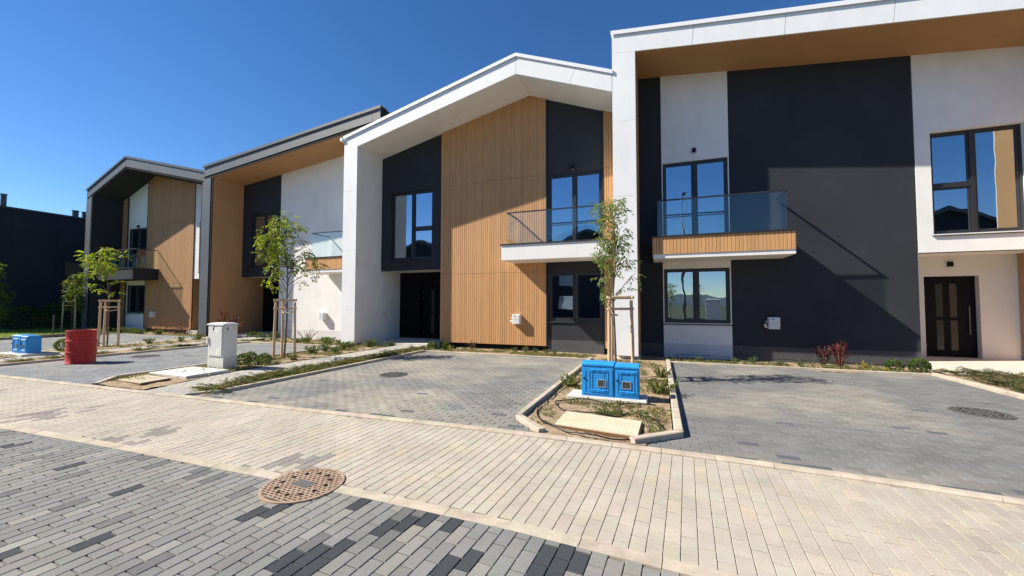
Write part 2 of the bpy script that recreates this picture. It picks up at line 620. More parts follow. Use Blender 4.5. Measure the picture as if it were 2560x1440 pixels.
def curve_pts(fn, x0, x1, step):
    xs = np.arange(x0, x1 + 0.01, step)
    return [(float(x), fn(float(x))) for x in xs]


def kerb_base(name):
    mm = MB()
    mm.box(-0.02, 0.02, -0.02, 0.02, -0.15, -0.10)
    return mm


border = strip_mesh('border_strip', SAND, lambda x: yin(x) - IW, lambda x: yin(x), list(np.arange(-20, 7.01, 0.5)), -0.006)
left_b = [p for p in curve_pts(yin, -20, 7, 0.5)]
# the strip is broken by the near manhole
stone_row(border, 'border_stone', [p for p in left_b if p[0] <= -3.0] + [(-3.02, yin(-3.02))], IW, 0.004, 0.012, -1, 0.003, colbase=(0.95, 0.95, 0.95))
stone_row(border, 'border_stone', [(-2.56, yin(-2.56))] + [p for p in left_b if p[0] > -2.4], IW, 0.004, 0.012, -1, 0.003, colbase=(0.95, 0.95, 0.95))
kerb = strip_mesh('kerb', SAND, lambda x: ykerb(x) - KW + 0.004, lambda x: ykerb(x) - 0.004, list(np.arange(-22, 7.51, 0.5)), -0.004)
stone_row(kerb, 'kerb_stone', curve_pts(ykerb, -22, 7.5, 0.5), KW, 0.030, 0.02, -1, 0.018, colbase=(1.0, 1.0, 1.0))


# driveways: pavers lengthwise along the street
def driveway(name, x0, x1, y1, c1, c2, seed, maxn=300, cl=0.0, cr=0.0):
    mm = MB()
    xs = list(np.arange(x0, x1, 0.5)) + [x1]
    for a, b in zip(xs[:-1], xs[1:]):
        mm.add([(a, ykerb(a) - 0.03, JD), (b, ykerb(b) - 0.03, JD), (b, y1, JD), (a, y1, JD)], [(0, 1, 2, 3)])
    for sg, e, cc in ((-1, x0, cl), (1, x1, cr)):
        if cc:
            ya = ykerb(e) - 0.03
            mm.add([(e, ya, JD), (e + sg * cc, ya, JD), (e + sg * cc, ya + 0.12, JD), (e, ya + cc + 0.2, JD)], [(0, 1, 2, 3)])
    base = struct(mm.build(name, SAND, recalc=False))
    cells = []
    for j in range(0, 90):
        off = (j % 2) * PL / 2 + random.uniform(-0.004, 0.004)
        yj = ykerb(x0 + 0.5 * (x1 - x0)) - 0.12 + PW * (j + 0.5)
        ex0 = x0 - max(0, cl + 0.10 - max(0, yj - ykerb(x0))) if cl else x0
        ex1 = x1 + max(0, cr + 0.10 - max(0, yj - ykerb(x1))) if cr else x1
        for i in range(-130, 60):
            xa, xb = i * PL + off, i * PL + off + PL
            xa2, xb2 = max(xa, ex0), min(xb, ex1)
            if xb2 - xa2 < 0.04:
                continue
            x = (xa2 + xb2) / 2
            y = yj
            if y > y1 - 0.02 or y < ykerb(x) + 0.01:
                continue
            t = vnoise(x, y, 0.9, seed) * 0.7 + vnoise(x, y, 2.6, seed + 1) * 0.3
            c = mixc(c1, c2, min(1, max(0, (t - 0.38) * 2.6)))
            rr = random.random()
            if rr < 0.006 or (y < ykerb(x) + 0.13 and rr < 0.3):
                c = (0.11, 0.118, 0.13)
            cells.append((x, y, math.pi / 2, (xb2 - xa2 - GAP) / (PL - GAP), jit(c, 0.12)))
    lay_pavers(base, cells, PW - 0.0035, PL - GAP, maxn)
    return base


G1, G2 = (0.195, 0.193, 0.187), (0.30, 0.278, 0.235)
driveway('driveway', 0.25, 5.50, 11.24, (0.172, 0.172, 0.170), (0.255, 0.238, 0.207), 21, cl=0.45)
driveway('driveway', -7.06, -1.83, 10.93, G1, G2, 31, cl=0.30, cr=0.42)
driveway('driveway', -15.10, -10.60, 10.95, (0.20, 0.21, 0.22), (0.28, 0.27, 0.25), 41, cr=0.55)
driveway('driveway', -25.6, -19.55, 12.0, (0.20, 0.205, 0.21), (0.26, 0.25, 0.235), 51, 60)


# pale walkways
def walkway(xa0, xb0, xa1, xb1, y1, seed, maxn=300):
    ya = 6.2
    def ed(y, f, t):
        return float(np.interp(y, [4.2, ya], [f, t]))
    mm = MB()
    ys = [ykerb((xa0 + xb0) / 2) - 0.02, ya, y1]
    for a, b in zip(ys[:-1], ys[1:]):
        mm.add([(ed(a, xa0, xa1), a, JD), (ed(a, xb0, xb1), a, JD), (ed(b, xb0, xb1), b, JD), (ed(b, xa0, xa1), b, JD)], [(0, 1, 2, 3)])
    base = struct(mm.build('walkway', SAND, recalc=False))
    cells = []
    for j in range(0, 90):
        y = ys[0] + PW * (j + 0.5) + 0.02
        if y > y1:
            break
        l, r = ed(y, xa0, xa1), ed(y, xb0, xb1)
        x = l - (j % 2) * PL / 2
        while x < r:
            xa2, xb2 = max(x, l), min(x + PL, r)
            if xb2 - xa2 > 0.04:
                c = mixc((0.36, 0.345, 0.31), (0.43, 0.405, 0.355), vnoise(x, y, 1.5, seed))
                cells.append(((xa2 + xb2) / 2, y, math.pi / 2, (xb2 - xa2 - GAP) / (PL - GAP), jit(c, 0.07)))
            x += PL
    lay_pavers(base, cells, PW - 0.0035, PL - GAP, maxn)


walkway(-8.55, -7.50, -9.05, -8.08, 12.6, 61)
walkway(-16.9, -15.9, -17.4, -16.4, 12.9, 62, 60)
walkway(-19.1, -18.7, -19.5, -18.8, 12.6, 63, 30)


# soil beds with uneven surface
def bed(poly_fn, x0, x1, y0, y1, name='flower_bed', step=0.09, amp=0.03, z=-0.005, drop=True, edge=0.0):
    mm = MB()
    nx, ny = max(2, int((x1 - x0) / step)), max(2, int((y1 - y0) / step))
    idx = {}
    for i in range(nx + 1):
        for j in range(ny + 1):
            u, v = i / nx, j / ny
            y = y0 + (y1 - y0) * v
            xa, xb = poly_fn(y, x0, x1)
            x = xa + (xb - xa) * u
            if j == 0:
                y = max(y, ykerb(x) - 0.01) if y0 < 4.7 else y
            zz = z + amp * (vnoise(x, y, 2.2, 2) - 0.5) + amp * 0.8 * (vnoise(x, y, 8.0, 4) - 0.5) + amp * 0.5 * (vnoise(x, y, 19.0, 6) - 0.5)
            if drop:
                zz -= 0.12 * min(1, max(0, (y - 11.3) / 1.2))
            idx[i, j] = len(mm.v)
            mm.v.append((x, y, zz))
    for i in range(nx):
        for j in range(ny):
            mm.f.append((idx[i, j], idx[i + 1, j], idx[i + 1, j + 1], idx[i, j + 1]))
            mm.c.append((1, 1, 1))
    return struct(mm.build(name, SOIL, recalc=False, smooth=True))


def soil_z(x, y):
    return -0.005 - 0.12 * min(1, max(0, (y - 11.3) / 1.2))


def isl(y, a, b):                # planter island with chamfered front corners
    t = min(1, max(0, (y - 4.62) / 0.42))
    return (-1.42 + (a + 1.42) * t, -0.16 + (b + 0.16) * t)


bed(isl, -1.72, 0.13, 4.54, 11.3, z=0.012)
bed(lambda y, a, b: (a, b), -7.12, 6.3, 11.0, 13.6, drop=True)
bed(lambda y, a, b: (float(np.interp(y, [4.3, 6.2], [-7.50, -8.08])), b), -8.0, -7.16, 4.45, 12.2, z=0.012)
bed(lambda y, a, b: (float(np.interp(y, [4.3, 4.85], [-9.95, -10.5])), float(np.interp(y, [4.3, 6.2], [-8.56, -9.06]))), -10.5, -9.05, 4.30, 12.6, z=0.012)
bed(lambda y, a, b: (a, b), -17.6, -10.4, 11.0, 14.5)
bed(lambda y, a, b: (float(np.interp(y, [4.2, 6.2], [-15.9, -16.4])), b), -16.4, -15.2, 4.1, 12.2, z=0.012)
bed(lambda y, a, b: (a, float(np.interp(y, [4.2, 6.2], [-16.92, -17.42]))), -18.75, -17.4, 4.1, 13.0, z=0.012)
bed(lambda y, a, b: (a, b), -31.0, -17.4, 12.0, 14.6)
bed(lambda y, a, b: (a + max(0, (11.2 - y) * 0.03), b), 5.60, 8.6, 4.2, 11.9, z=0.015)
bed(lambda y, a, b: (a, b), -19.55, -19.5, 4.1, 12)

# raised kerbs round the beds
pk = MB(); pk.box(-1.78, -1.76, 4.9, 5.1, -0.1, -0.02)
planter_kerb = struct(pk.build('planter_kerb', KERB))
stone_row(planter_kerb, 'kerb_stone', [(-1.83, 11.0), (-1.83, 5.04)], 0.098, 0.075, 0.05, 1, 0.010)
stone_row(planter_kerb, 'kerb_stone', [(-1.83, 5.03), (-1.36, 4.55)], 0.098, 0.060, 0.05, 1, 0.010, step=0.6)
stone_row(planter_kerb, 'kerb_stone', [(0.245, 5.04), (0.245, 11.20)], 0.098, 0.085, 0.05, 1, 0.010, step=0.5)
stone_row(planter_kerb, 'kerb_stone', [(-0.27, 4.56), (0.245, 5.03)], 0.098, 0.070, 0.05, 1, 0.010, step=0.32)
stone_row(planter_kerb, 'kerb_stone', [(-1.83, 10.95), (-7.06, 10.95)], 0.06, 0.035, 0.05, -1, 0.008, step=1.0)
stone_row(planter_kerb, 'kerb_stone', [(-7.06, 10.94), (-7.06, 4.75)], 0.10, 0.055, 0.05, -1, 0.010, step=1.0)
stone_row(planter_kerb, 'kerb_stone', [(-7.07, 4.75), (-7.40, 4.36)], 0.10, 0.045, 0.05, -1, 0.010, step=0.6)
stone_row(planter_kerb, 'kerb_stone', [(5.50, 11.24), (0.26, 11.24)], 0.06, 0.035, 0.05, -1, 0.008, step=1.0)
stone_row(planter_kerb, 'kerb_stone', [(5.50, 11.24), (5.62, 6.5), (5.72, 4.25)], 0.10, 0.06, 0.05, 1, 0.010, step=1.0)
stone_row(planter_kerb, 'kerb_stone', [(-10.60, 10.95), (-10.60, 4.80)], 0.10, 0.055, 0.05, 1, 0.010, step=1.0)
stone_row(planter_kerb, 'kerb_stone', [(-10.60, 4.79), (-10.02, 4.24)], 0.10, 0.045, 0.05, 1, 0.010, step=0.6)
stone_row(planter_kerb, 'kerb_stone', [(-10.62, 10.97), (-15.08, 10.97)], 0.08, 0.045, 0.05, -1, 0.008, step=1.0)
stone_row(planter_kerb, 'kerb_stone', [(-15.10, 10.95), (-15.10, 4.08)], 0.10, 0.055, 0.05, -1, 0.010, step=1.0)
stone_row(planter_kerb, 'kerb_stone', [(-25.6, 4.0), (-25.7, 6.5), (-27.9, 12.3)], 0.10, 0.06, 0.05, 1, 0.010, step=1.0)

# concrete paths at the porches
m = MB(); m.box(6.42, 9.02, 11.75, 16.4, -0.12, 0.055)
m.box(7.45, 9.9, 4.2, 11.74, -0.12, 0.035)
struct(m.build('concrete_path', CONC))
m = MB(); m.box(-10.70, -7.98, 12.45, 14.62, -0.12, 0.045)
struct(m.build('concrete_path', CONC))
m = MB(); m.box(-19.9, -17.45, 12.75, 15.2, -0.12, 0.045)
struct(m.build('concrete_path', CONC))

# ------------------------------------------------------------------ the houses
GZ = -0.15                       # foot of the walls


def wall_piece(mb, X, u0, u1, z0, top, y0, y1, holes=(), breaks=()):
    cuts = sorted(set([u0, u1] + [h[0] for h in holes] + [h[1] for h in holes] + [b for b in breaks if u0 < b < u1]))
    for a, b in zip(cuts[:-1], cuts[1:]):
        z = z0
        for h in sorted([h for h in holes if h[0] <= a + 1e-6 and h[1] >= b - 1e-6], key=lambda h: h[2]):
            if h[2] > z + 1e-4:
                mb.box(X(a), X(b), y0, y1, z, h[2])
            z = h[3]
        mb.prism([(X(a), z), (X(b), z), (X(b), top(b)), (X(a), top(a))], y0, y1)


def window(house, X, u0, u1, z0, z1, Y, mull=None, trans=None, sill=True, name='window', deep=0.0, bars=()):
    """frame (the window itself), panes and sill; Y is the outer face of the frame"""
    xa, xb = sorted((X(u0), X(u1)))
    mb = MB()
    wdt, d = 0.06, 0.07
    mb.box(xa, xb, Y, Y + d, z1 - wdt, z1)
    mb.box(xa, xb, Y, Y + d, z0, z0 + wdt)
    mb.box(xa, xa + wdt, Y, Y + d, z0 + wdt, z1 - wdt)
    mb.box(xb - wdt, xb, Y, Y + d, z0 + wdt, z1 - wdt)
    cols = [xa + wdt, xb - wdt]
    if mull is not None:
        xm = X(mull)
        mb.box(xm - 0.045, xm + 0.045, Y - 0.012, Y + d, z0 + wdt, z1 - wdt)
        cols = [xa + wdt, xm - 0.045, xm + 0.045, xb - wdt]
    cells = []
    for k in range(0, len(cols), 2):
        zr = [(z0 + wdt, z1 - wdt)]
        if trans is not None and len(cols) > 2:
            left_is_low = (k == 0)
            big_u = (X(u1) < X(u0)) == left_is_low     # the half with the larger u
            if big_u:
                mb.box(cols[k], cols[k + 1], Y - 0.012, Y + d, trans - 0.045, trans + 0.045)
                zr = [(z0 + wdt, trans - 0.045), (trans + 0.045, z1 - wdt)]
        for za, zb in zr:
            cells.append((cols[k], cols[k + 1], za, zb))
    sw = 0.045
    for a, b, za, zb in cells:       # sash inside the frame
        mb.box(a, b, Y + 0.012, Y + d - 0.005, zb - sw, zb)
        mb.box(a, b, Y + 0.012, Y + d - 0.005, za, za + sw)
        mb.box(a, a + sw, Y + 0.012, Y + d - 0.005, za + sw, zb - sw)
        mb.box(b - sw, b, Y + 0.012, Y + d - 0.005, za + sw, zb - sw)
        for zz in bars:
            mb.box(a + sw, b - sw, Y + 0.02, Y + 0.06, zz - 0.014, zz + 0.014)
    w_ = mb.build(name, FRAME, house)
    for a, b, za, zb in cells:
        p = MB(); p.box(a + sw - 0.004, b - sw + 0.004, Y + 0.035, Y + 0.047, za + sw - 0.004, zb - sw + 0.004)
        p.build('pane', GLASS, w_)
    if sill:
        sb = MB()
        sb.add([(xa - 0.03, Y - deep - 0.045, z0 - 0.035), (xb + 0.03, Y - deep - 0.045, z0 - 0.035), (xb + 0.03, Y + 0.02, z0 - 0.012), (xa - 0.03, Y + 0.02, z0 - 0.012),
                (xa - 0.03, Y - deep - 0.045, z0 - 0.06), (xb + 0.03, Y - deep - 0.045, z0 - 0.06), (xb + 0.03, Y + 0.02, z0 - 0.03), (xa - 0.03, Y + 0.02, z0 - 0.03)],
               [(0, 1, 2, 3), (7, 6, 5, 4), (0, 4, 5, 1), (1, 5, 6, 2), (2, 6, 7, 3), (3, 7, 4, 0)])
        sb.build('sill', FRAME, w_)
    return w_


def cladding(house, X, u0, u1, bands, top, Y, back, breaks=(), pitch=0.0866, shade=1.0):
    """upright boards in tiers; the panel behind them shows in the grooves"""
    mb = MB()
    wall_piece(mb, X, u0, u1, bands[0], lambda u: top(u) - 0.003, Y + 0.022, back, breaks=breaks)
    pan = mb.build('cladding', WOODBACK, house)
    k = max(1, round((u1 - u0) / pitch))
    p = (u1 - u0) / k
    shared = {}
    for i in range(k):
        ua, ub = u0 + i * p + 0.005, u0 + (i + 1) * p - 0.005
        tone = random.uniform(0.90, 1.07) * shade
        for t in range(len(bands)):
            za = bands[t] + 0.004
            last = t == len(bands) - 1
            if not last:
                zb = bands[t + 1] - 0.006
                key = t
                if key not in shared:
                    s_ = MB()
                    hw, h = (ub - ua) / 2, zb - za
                    c = 0.004
                    prof = [(-hw, 0.022), (-hw, c), (-hw + c, 0), (hw - c, 0), (hw, c), (hw, 0.022)]
                    vs = [(a, b, 0) for a, b in prof] + [(a, b, h) for a, b in prof]
                    fs = [(5, 4, 3, 2, 1, 0), (6, 7, 8, 9, 10, 11)] + [(q, q + 1, q + 7, q + 6) for q in range(5)]
                    s_.add(vs, fs)
                    shared[key] = s_.mesh('board'); shared[key].materials.append(WOOD)
                me = shared[key]
            else:
                s_ = MB()
                xm = (X(ua) + X(ub)) / 2
                hw = (ub - ua) / 2
                um = (ua + ub) / 2
                sgn = 1 if X(1) > X(0) else -1
                zl, zr = (top(ua), top(ub)) if sgn > 0 else (top(ub), top(ua))
                c = 0.004
                prof = [(-hw, 0.022, zl), (-hw, c, zl), (-hw + c, 0, zl), (hw - c, 0, zr), (hw, c, zr), (hw, 0.022, zr)]
                vs = [(a, b, 0) for a, b, z in prof] + [(a, b, z - za - 0.006) for a, b, z in prof]
                fs = [(5, 4, 3, 2, 1, 0), (6, 7, 8, 9, 10, 11)] + [(q, q + 1, q + 7, q + 6) for q in range(5)]
                s_.add(vs, fs)
                me = s_.mesh('board'); me.materials.append(WOOD)
            o = bpy.data.objects.new('board', me)
            COL.objects.link(o)
            o.parent = pan
            o.location = Vector(((X(ua) + X(ub)) / 2, Y + random.uniform(-0.0015, 0.0015), za)) - ORG[pan]
            tt = tone * random.uniform(0.97, 1.03)
            o.color = (tt, tt * random.uniform(0.98, 1.01), tt * random.uniform(0.95, 1.02), 1)
    return pan


def balcony(house, X, u0, u1, yf, yw, look, open_end=None):
    """slab, railing glass, handrail, and boards on the front where the house has them"""
    xa, xb = sorted((X(u0), X(u1)))
    z0, z1 = (2.88 if look is DARK else 2.98), 3.47
    mb = MB()
    if look == 'boards':
        mb.box(xa, xb, yf + 0.024, yw, z0 - 0.12, z1)
        slab = mb.build('balcony', WHITE, house)
        k = round((xb - xa) / 0.0935)
        p = (xb - xa) / k
        s_ = MB(); s_.cbox(-p / 2 + 0.005, p / 2 - 0.005, 0, 0.022, 0, z1 - z0, 0.004)
        me = s_.mesh('board'); me.materials.append(WOOD)
        for i in range(k):
            o = bpy.data.objects.new('board', me); COL.objects.link(o); o.parent = slab
            o.location = Vector((xa + (i + 0.5) * p, yf, z0)) - ORG[slab]
            tt = random.uniform(0.95, 1.12); o.color = (tt, tt, tt * 0.97, 1)
        s2 = MB(); kk = round((yw - yf - 0.03) / 0.1165); pp = (yw - yf - 0.03) / kk
        s2.cbox(0, 0.022, -pp / 2 + 0.005, pp / 2 - 0.005, 0, z1 - z0, 0.004)
        me2 = s2.mesh('board'); me2.materials.append(WOOD)
        for i in range(kk):
            for xx in (xa - 0.022, xb):
                o = bpy.data.objects.new('board', me2); COL.objects.link(o); o.parent = slab
                o.location = Vector((xx, yf + 0.03 + (i + 0.5) * pp, z0)) - ORG[slab]
        bb = MB(); bb.box(xa - 0.001, xb + 0.001, yf + 0.018, yf + 0.0235, z0, z1)
        bb.build('board_backing', WOODBACK, slab)
    else:
        mb.box(xa, xb, yf, yw, z0, z1)
        slab = mb.build('balcony', look, house)
    cp = MB(); cp.box(xa - 0.035, xb + 0.035, yf - 0.035, yw - 0.005, z1 + 0.002, z1 + 0.045)
    cp.build('slab_capping', FRAME, slab)
    gz0, gz1 = z1 + 0.047, 4.58
    gy = yf + 0.20
    gl, gr = xa + 0.13, xb - 0.13
    n_ = 2
    for i in range(n_):
        a = gl + (gr - gl) * i / n_ + 0.006
        b = gl + (gr - gl) * (i + 1) / n_ - 0.006
        g = MB(); g.box(a, b, gy, gy + 0.016, gz0, gz1)
        g.build('glass_panel', RGLASS, slab)
    for xx in (gl, gr - 0.016):
        g = MB(); g.box(xx, xx + 0.016, gy + 0.022, yw - 0.02, gz0, gz1)
        g.build('glass_panel', RGLASS, slab)
    h = MB()
    h.box(gl - 0.015, gr + 0.015, gy - 0.013, gy + 0.029, gz1 - 0.005, gz1 + 0.035)
    h.box(gl - 0.015, gl + 0.031, gy + 0.029, yw - 0.005, gz1 - 0.005, gz1 + 0.035)
    h.box(gr - 0.031, gr + 0.015, gy + 0.029, yw - 0.005, gz1 - 0.005, gz1 + 0.035)
    h.build('handrail', FRAME, slab)
    return slab


def shell(house, X, U, top, sof, Yf, Yb, body, panel, soff_mat, lining, copemat, peak, joints_p, joints_f, Yw, end_pillar=None, edge=0.0, roof_end=None, end_wall=None):
    """roof, gable fascia, pillars, soffit"""
    RU = roof_end or U
    pk_ = [peak] if peak else []
    us = [0] + pk_ + [RU]
    poly = [(X(u), top(u)) for u in us] + [(X(u), sof(u)) for u in reversed(us)]
    mb = MB(); mb.prism(poly, Yf, Yb)
    roof = mb.build('roof', body, house)
    # coping along the verge, a sloping strip per roof plane
    for a, b in zip(us[:-1], us[1:]):
        c = MB()
        e0 = 0.03 if a == 0 else 0.0
        e1 = 0.03 if b == RU else 0.0
        ta, tb = top(a) + 0.002, top(b) + 0.002
        c.prism([(X(a - e0), ta), (X(b + e1), tb), (X(b + e1), tb + 0.03), (X(a - e0), ta + 0.03)], Yf - 0.07, Yf + 0.35)
        c.prism([(X(a - e0), ta - 0.085), (X(b + e1), tb - 0.085), (X(b + e1), tb), (X(a - e0), ta)], Yf - 0.07, Yf - 0.055)
        c.build('coping', copemat, roof)
    # fascia panels
    cuts = sorted(set([0] + pk_ + list(joints_f) + [RU]))
    for a, b in zip(cuts[:-1], cuts[1:]):
        lean = 0.0
        def jt(u):            # joints stand square to the slope
            if u in (0, RU) or u == peak:
                return 0.0
            sl = (top(u + 0.01) - top(u - 0.01)) / 0.02
            return sl * (top(u) - sof(u)) * 0.9
        la, lb = jt(a), jt(b)
        g = 0.006
        c = MB()
        c.prism([(X(a + g), top(a) - 0.03), (X(b - g), top(b) - 0.03), (X(b - g + lb), sof(b + lb) + edge + 0.002), (X(a + g + la), sof(a + la) + edge + 0.002)], Yf - 0.022, Yf - 0.002)
        c.build('fascia_panel', panel, roof)
    pillars = [(0.0, 0.64)] + ([end_pillar] if end_pillar else [])
    for pi, (a, b) in enumerate(pillars):
        c = MB()
        c.prism([(X(a), 0.03), (X(b), 0.03), (X(b), sof(b) - 0.001), (X(a), sof(a) - 0.001)], Yf, Yf + 0.4)
        c.prism([(X(a), GZ), (X(b), GZ), (X(b), sof(b) - 0.001), (X(a), sof(a) - 0.001)], Yf + 0.4, Yb)
        pl = c.build('pillar', body, house)
        inner = b if pi == 0 else a
        sg = 1 if pi == 0 else -1
        jj = [0.04] + [z for z in joints_p] + [None]
        for k in range(len(jj) - 1):
            za = jj[k]
            pa, pb = (a, b - edge) if pi == 0 else (a + edge, b)
            c = MB()
            if jj[k + 1] is None:
                za_ = za + 0.006
                c.prism([(X(pa), za_), (X(pb), za_), (X(pb), sof(pb) - 0.003), (X(pa), sof(pa) - 0.003)], Yf - 0.022, Yf - 0.002)
            else:
                c.box(X(pa), X(pb), Yf - 0.022, Yf - 0.002, za + 0.006, jj[k + 1])
            c.build('facing_panel', panel, pl)
        if lining is not None:
            c = MB()
            c.prism([(X(inner + sg * 0.002), 0.03), (X(inner + sg * 0.012), 0.03), (X(inner + sg * 0.012), sof(inner) - 0.02), (X(inner + sg * 0.002), sof(inner) - 0.02)], Yf + 0.03, Yf + 2.70)
            c.build('lining', lining, pl)
    # soffit plate
    e0 = 0.64
    e1 = end_pillar[0] if end_pillar else U
    uu = [e0] + [p for p in pk_] + [e1]
    c = MB()
    c.prism([(X(u), sof(u) - 0.002) for u in uu] + [(X(u), sof(u) - 0.016) for u in reversed(uu)], Yf + 0.012, Yw + 0.02)
    c.build('soffit', soff_mat, house)
    # gable end wall away from the street
    c = MB()
    c.prism([(X(0.64), GZ), (X(U if not end_pillar else end_pillar[0]), GZ)] + [(X(u), sof(u) - 0.003) for u in reversed([0.64] + pk_ + [U if not end_pillar else end_pillar[0]])], Yb - 0.3, Yb)
    c.build('rear_wall', body if body in (WHITE, DARK) else WHITE, house)
    if end_wall:
        c = MB()
        c.prism([(X(end_wall[0]), GZ), (X(end_wall[1]), GZ), (X(end_wall[1]), sof(end_wall[1]) - 0.003), (X(end_wall[0]), sof(end_wall[0]) - 0.003)], Yw, Yb - 0.3)
        c.build('side_wall', WHITE, house)
    return roof


def interiors(house, X, Yw, U0, U1, Yb):
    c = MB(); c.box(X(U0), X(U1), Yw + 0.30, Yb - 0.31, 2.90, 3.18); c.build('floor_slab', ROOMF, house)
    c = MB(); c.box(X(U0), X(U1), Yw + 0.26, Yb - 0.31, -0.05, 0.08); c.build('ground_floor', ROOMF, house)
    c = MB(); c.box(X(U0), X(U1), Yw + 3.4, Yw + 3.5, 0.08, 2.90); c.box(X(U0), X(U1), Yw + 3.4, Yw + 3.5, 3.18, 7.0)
    c.build('partition_wall', ROOM, house)


def porch(house, X, Yw, Yd, u0, u1, back, ceil, side, door_u, step=False, doorw=None, plinth=None):
    """recess under the bay: back wall with its door, ceiling, side return"""
    d0, d1 = door_u
    c = MB(); wall_piece(c, X, u0, u1, GZ, lambda u: 2.889, Yd, Yd + 0.25, holes=[(d0, d1, GZ, 2.33)])
    c.build('porch_wall', back, house)
    c = MB(); c.box(X(u0), X(u1), Yw + 0.02, Yd + 0.25, 2.89, 2.93); c.build('porch_ceiling', ceil, house)
    c = MB(); c.box(X(u1), X(u1 + 0.2), Yw + 0.02, Yd + 0.25, GZ, 2.93); c.build('porch_side_wall', side, house)
    xa, xb = sorted((X(d0), X(d1)))
    fy = Yd + 0.16
    c = MB()
    c.box(xa, xb, fy, fy + 0.07, 2.25, 2.33); c.box(xa, xa + 0.07, fy, fy + 0.07, 0.05, 2.25); c.box(xb - 0.07, xb, fy, fy + 0.07, 0.05, 2.25)
    c.box(xa + 0.07, xb - 0.07, fy + 0.01, fy + 0.055, 0.06, 2.25)
    dr = c.build('door', BLACK, house)
    for fx in (0.34, 0.60):
        xm = xa + fx * (xb - xa)
        for za, zb in ((0.25, 1.08), (1.18, 2.12)):
            c = MB(); c.box(xm - 0.075, xm + 0.075, fy + 0.004, fy + 0.0095, za, zb); c.build('pane', DGLASS, dr)
    hx = xb - 0.16
    c = MB(); c.tube([(hx, fy - 0.04, 0.7), (hx, fy - 0.04, 1.5)], 0.014, 8)
    c.tube([(hx, fy - 0.04, 0.8), (hx, fy + 0.01, 0.8)], 0.008, 6); c.tube([(hx, fy - 0.04, 1.4), (hx, fy + 0.01, 1.4)], 0.008, 6)
    c.build('handle', DSTEEL, dr)
    for zz in (0.35, 1.75, 2.05):
        c = MB(); c.tube([(xa + 0.075, fy - 0.008, zz - 0.05), (xa + 0.075, fy - 0.008, zz + 0.05)], 0.012, 8); c.build('hinge', DSTEEL, dr)
    c = MB(); c.box(X(u0 + 0.02), X(u1 - 0.02), Yw - 0.3, Yd - 0.01, GZ, 0.052); c.build('threshold', CONC, house)


def wall_lamp(x, y, z, label):
    t = thing('wall_light', label, 'wall light', (x, y, z - 0.07), 'small black wall lights')
    c = MB(); c.cbox(x - 0.05, x + 0.05, y - 0.10, y - 0.012, z - 0.07, z + 0.07, 0.006); c.build('lamp_body', BLACK, t)
    c = MB(); c.box(x - 0.035, x + 0.035, y - 0.0115, y, z - 0.05, z + 0.05); c.build('back_plate', BLACK, t)
    c = MB(); c.tube([(x, y - 0.056, z - 0.0715), (x, y - 0.056, z - 0.0765)], 0.033, 12); c.build('lens', METER, t)


def meter_box(x, y, z, label, cable=True):
    t = thing('meter_box', label, 'meter box', (x, y, z), 'grey meter boxes on the house fronts')
    c = MB(); c.cbox(x - 0.14, x + 0.14, y - 0.19, y, z, z + 0.34, 0.012); bx_ = c.build('housing', METER, t)
    c = MB(); c.cbox(x - 0.125, x + 0.125, y - 0.203, y - 0.191, z + 0.015, z + 0.325, 0.004); d = c.build('door', METER, t)
    for k in (-0.02, 0.07):
        c = MB(); c.tube([(x + k, y - 0.2031, z + 0.17), (x + k, y - 0.212, z + 0.17)], 0.012, 10); c.build('lock', CABD, d)
    c = MB(); c.box(x - 0.08, x + 0.0, y - 0.2055, y - 0.2035, z + 0.27, z + 0.295); c.build('label_plate', INK, d)
    if cable:
        c = MB(); c.tube([(x - 0.14, y - 0.08, z + 0.22), (x - 0.19, y - 0.09, z + 0.21), (x - 0.21, y - 0.09, z + 0.12), (x - 0.20, y - 0.08, z + 0.06), (x - 0.14, y - 0.08, z + 0.05)], [0.02, 0.035, 0.045, 0.03, 0.02], 8)
        c.build('cable_loop', PAPER, t, smooth=True)


def gable_top(u):
    return 8.0 + 0.243 * u if u <= 7.11 else 8.0 + 0.243 * 7.11 - 0.40 * (u - 7.11)


def gable_sof(u):
    return 7.57 + 0.232 * (u - 0.64) if u <= 7.11 else 7.57 + 0.232 * 6.47 - 0.385 * (u - 7.11)


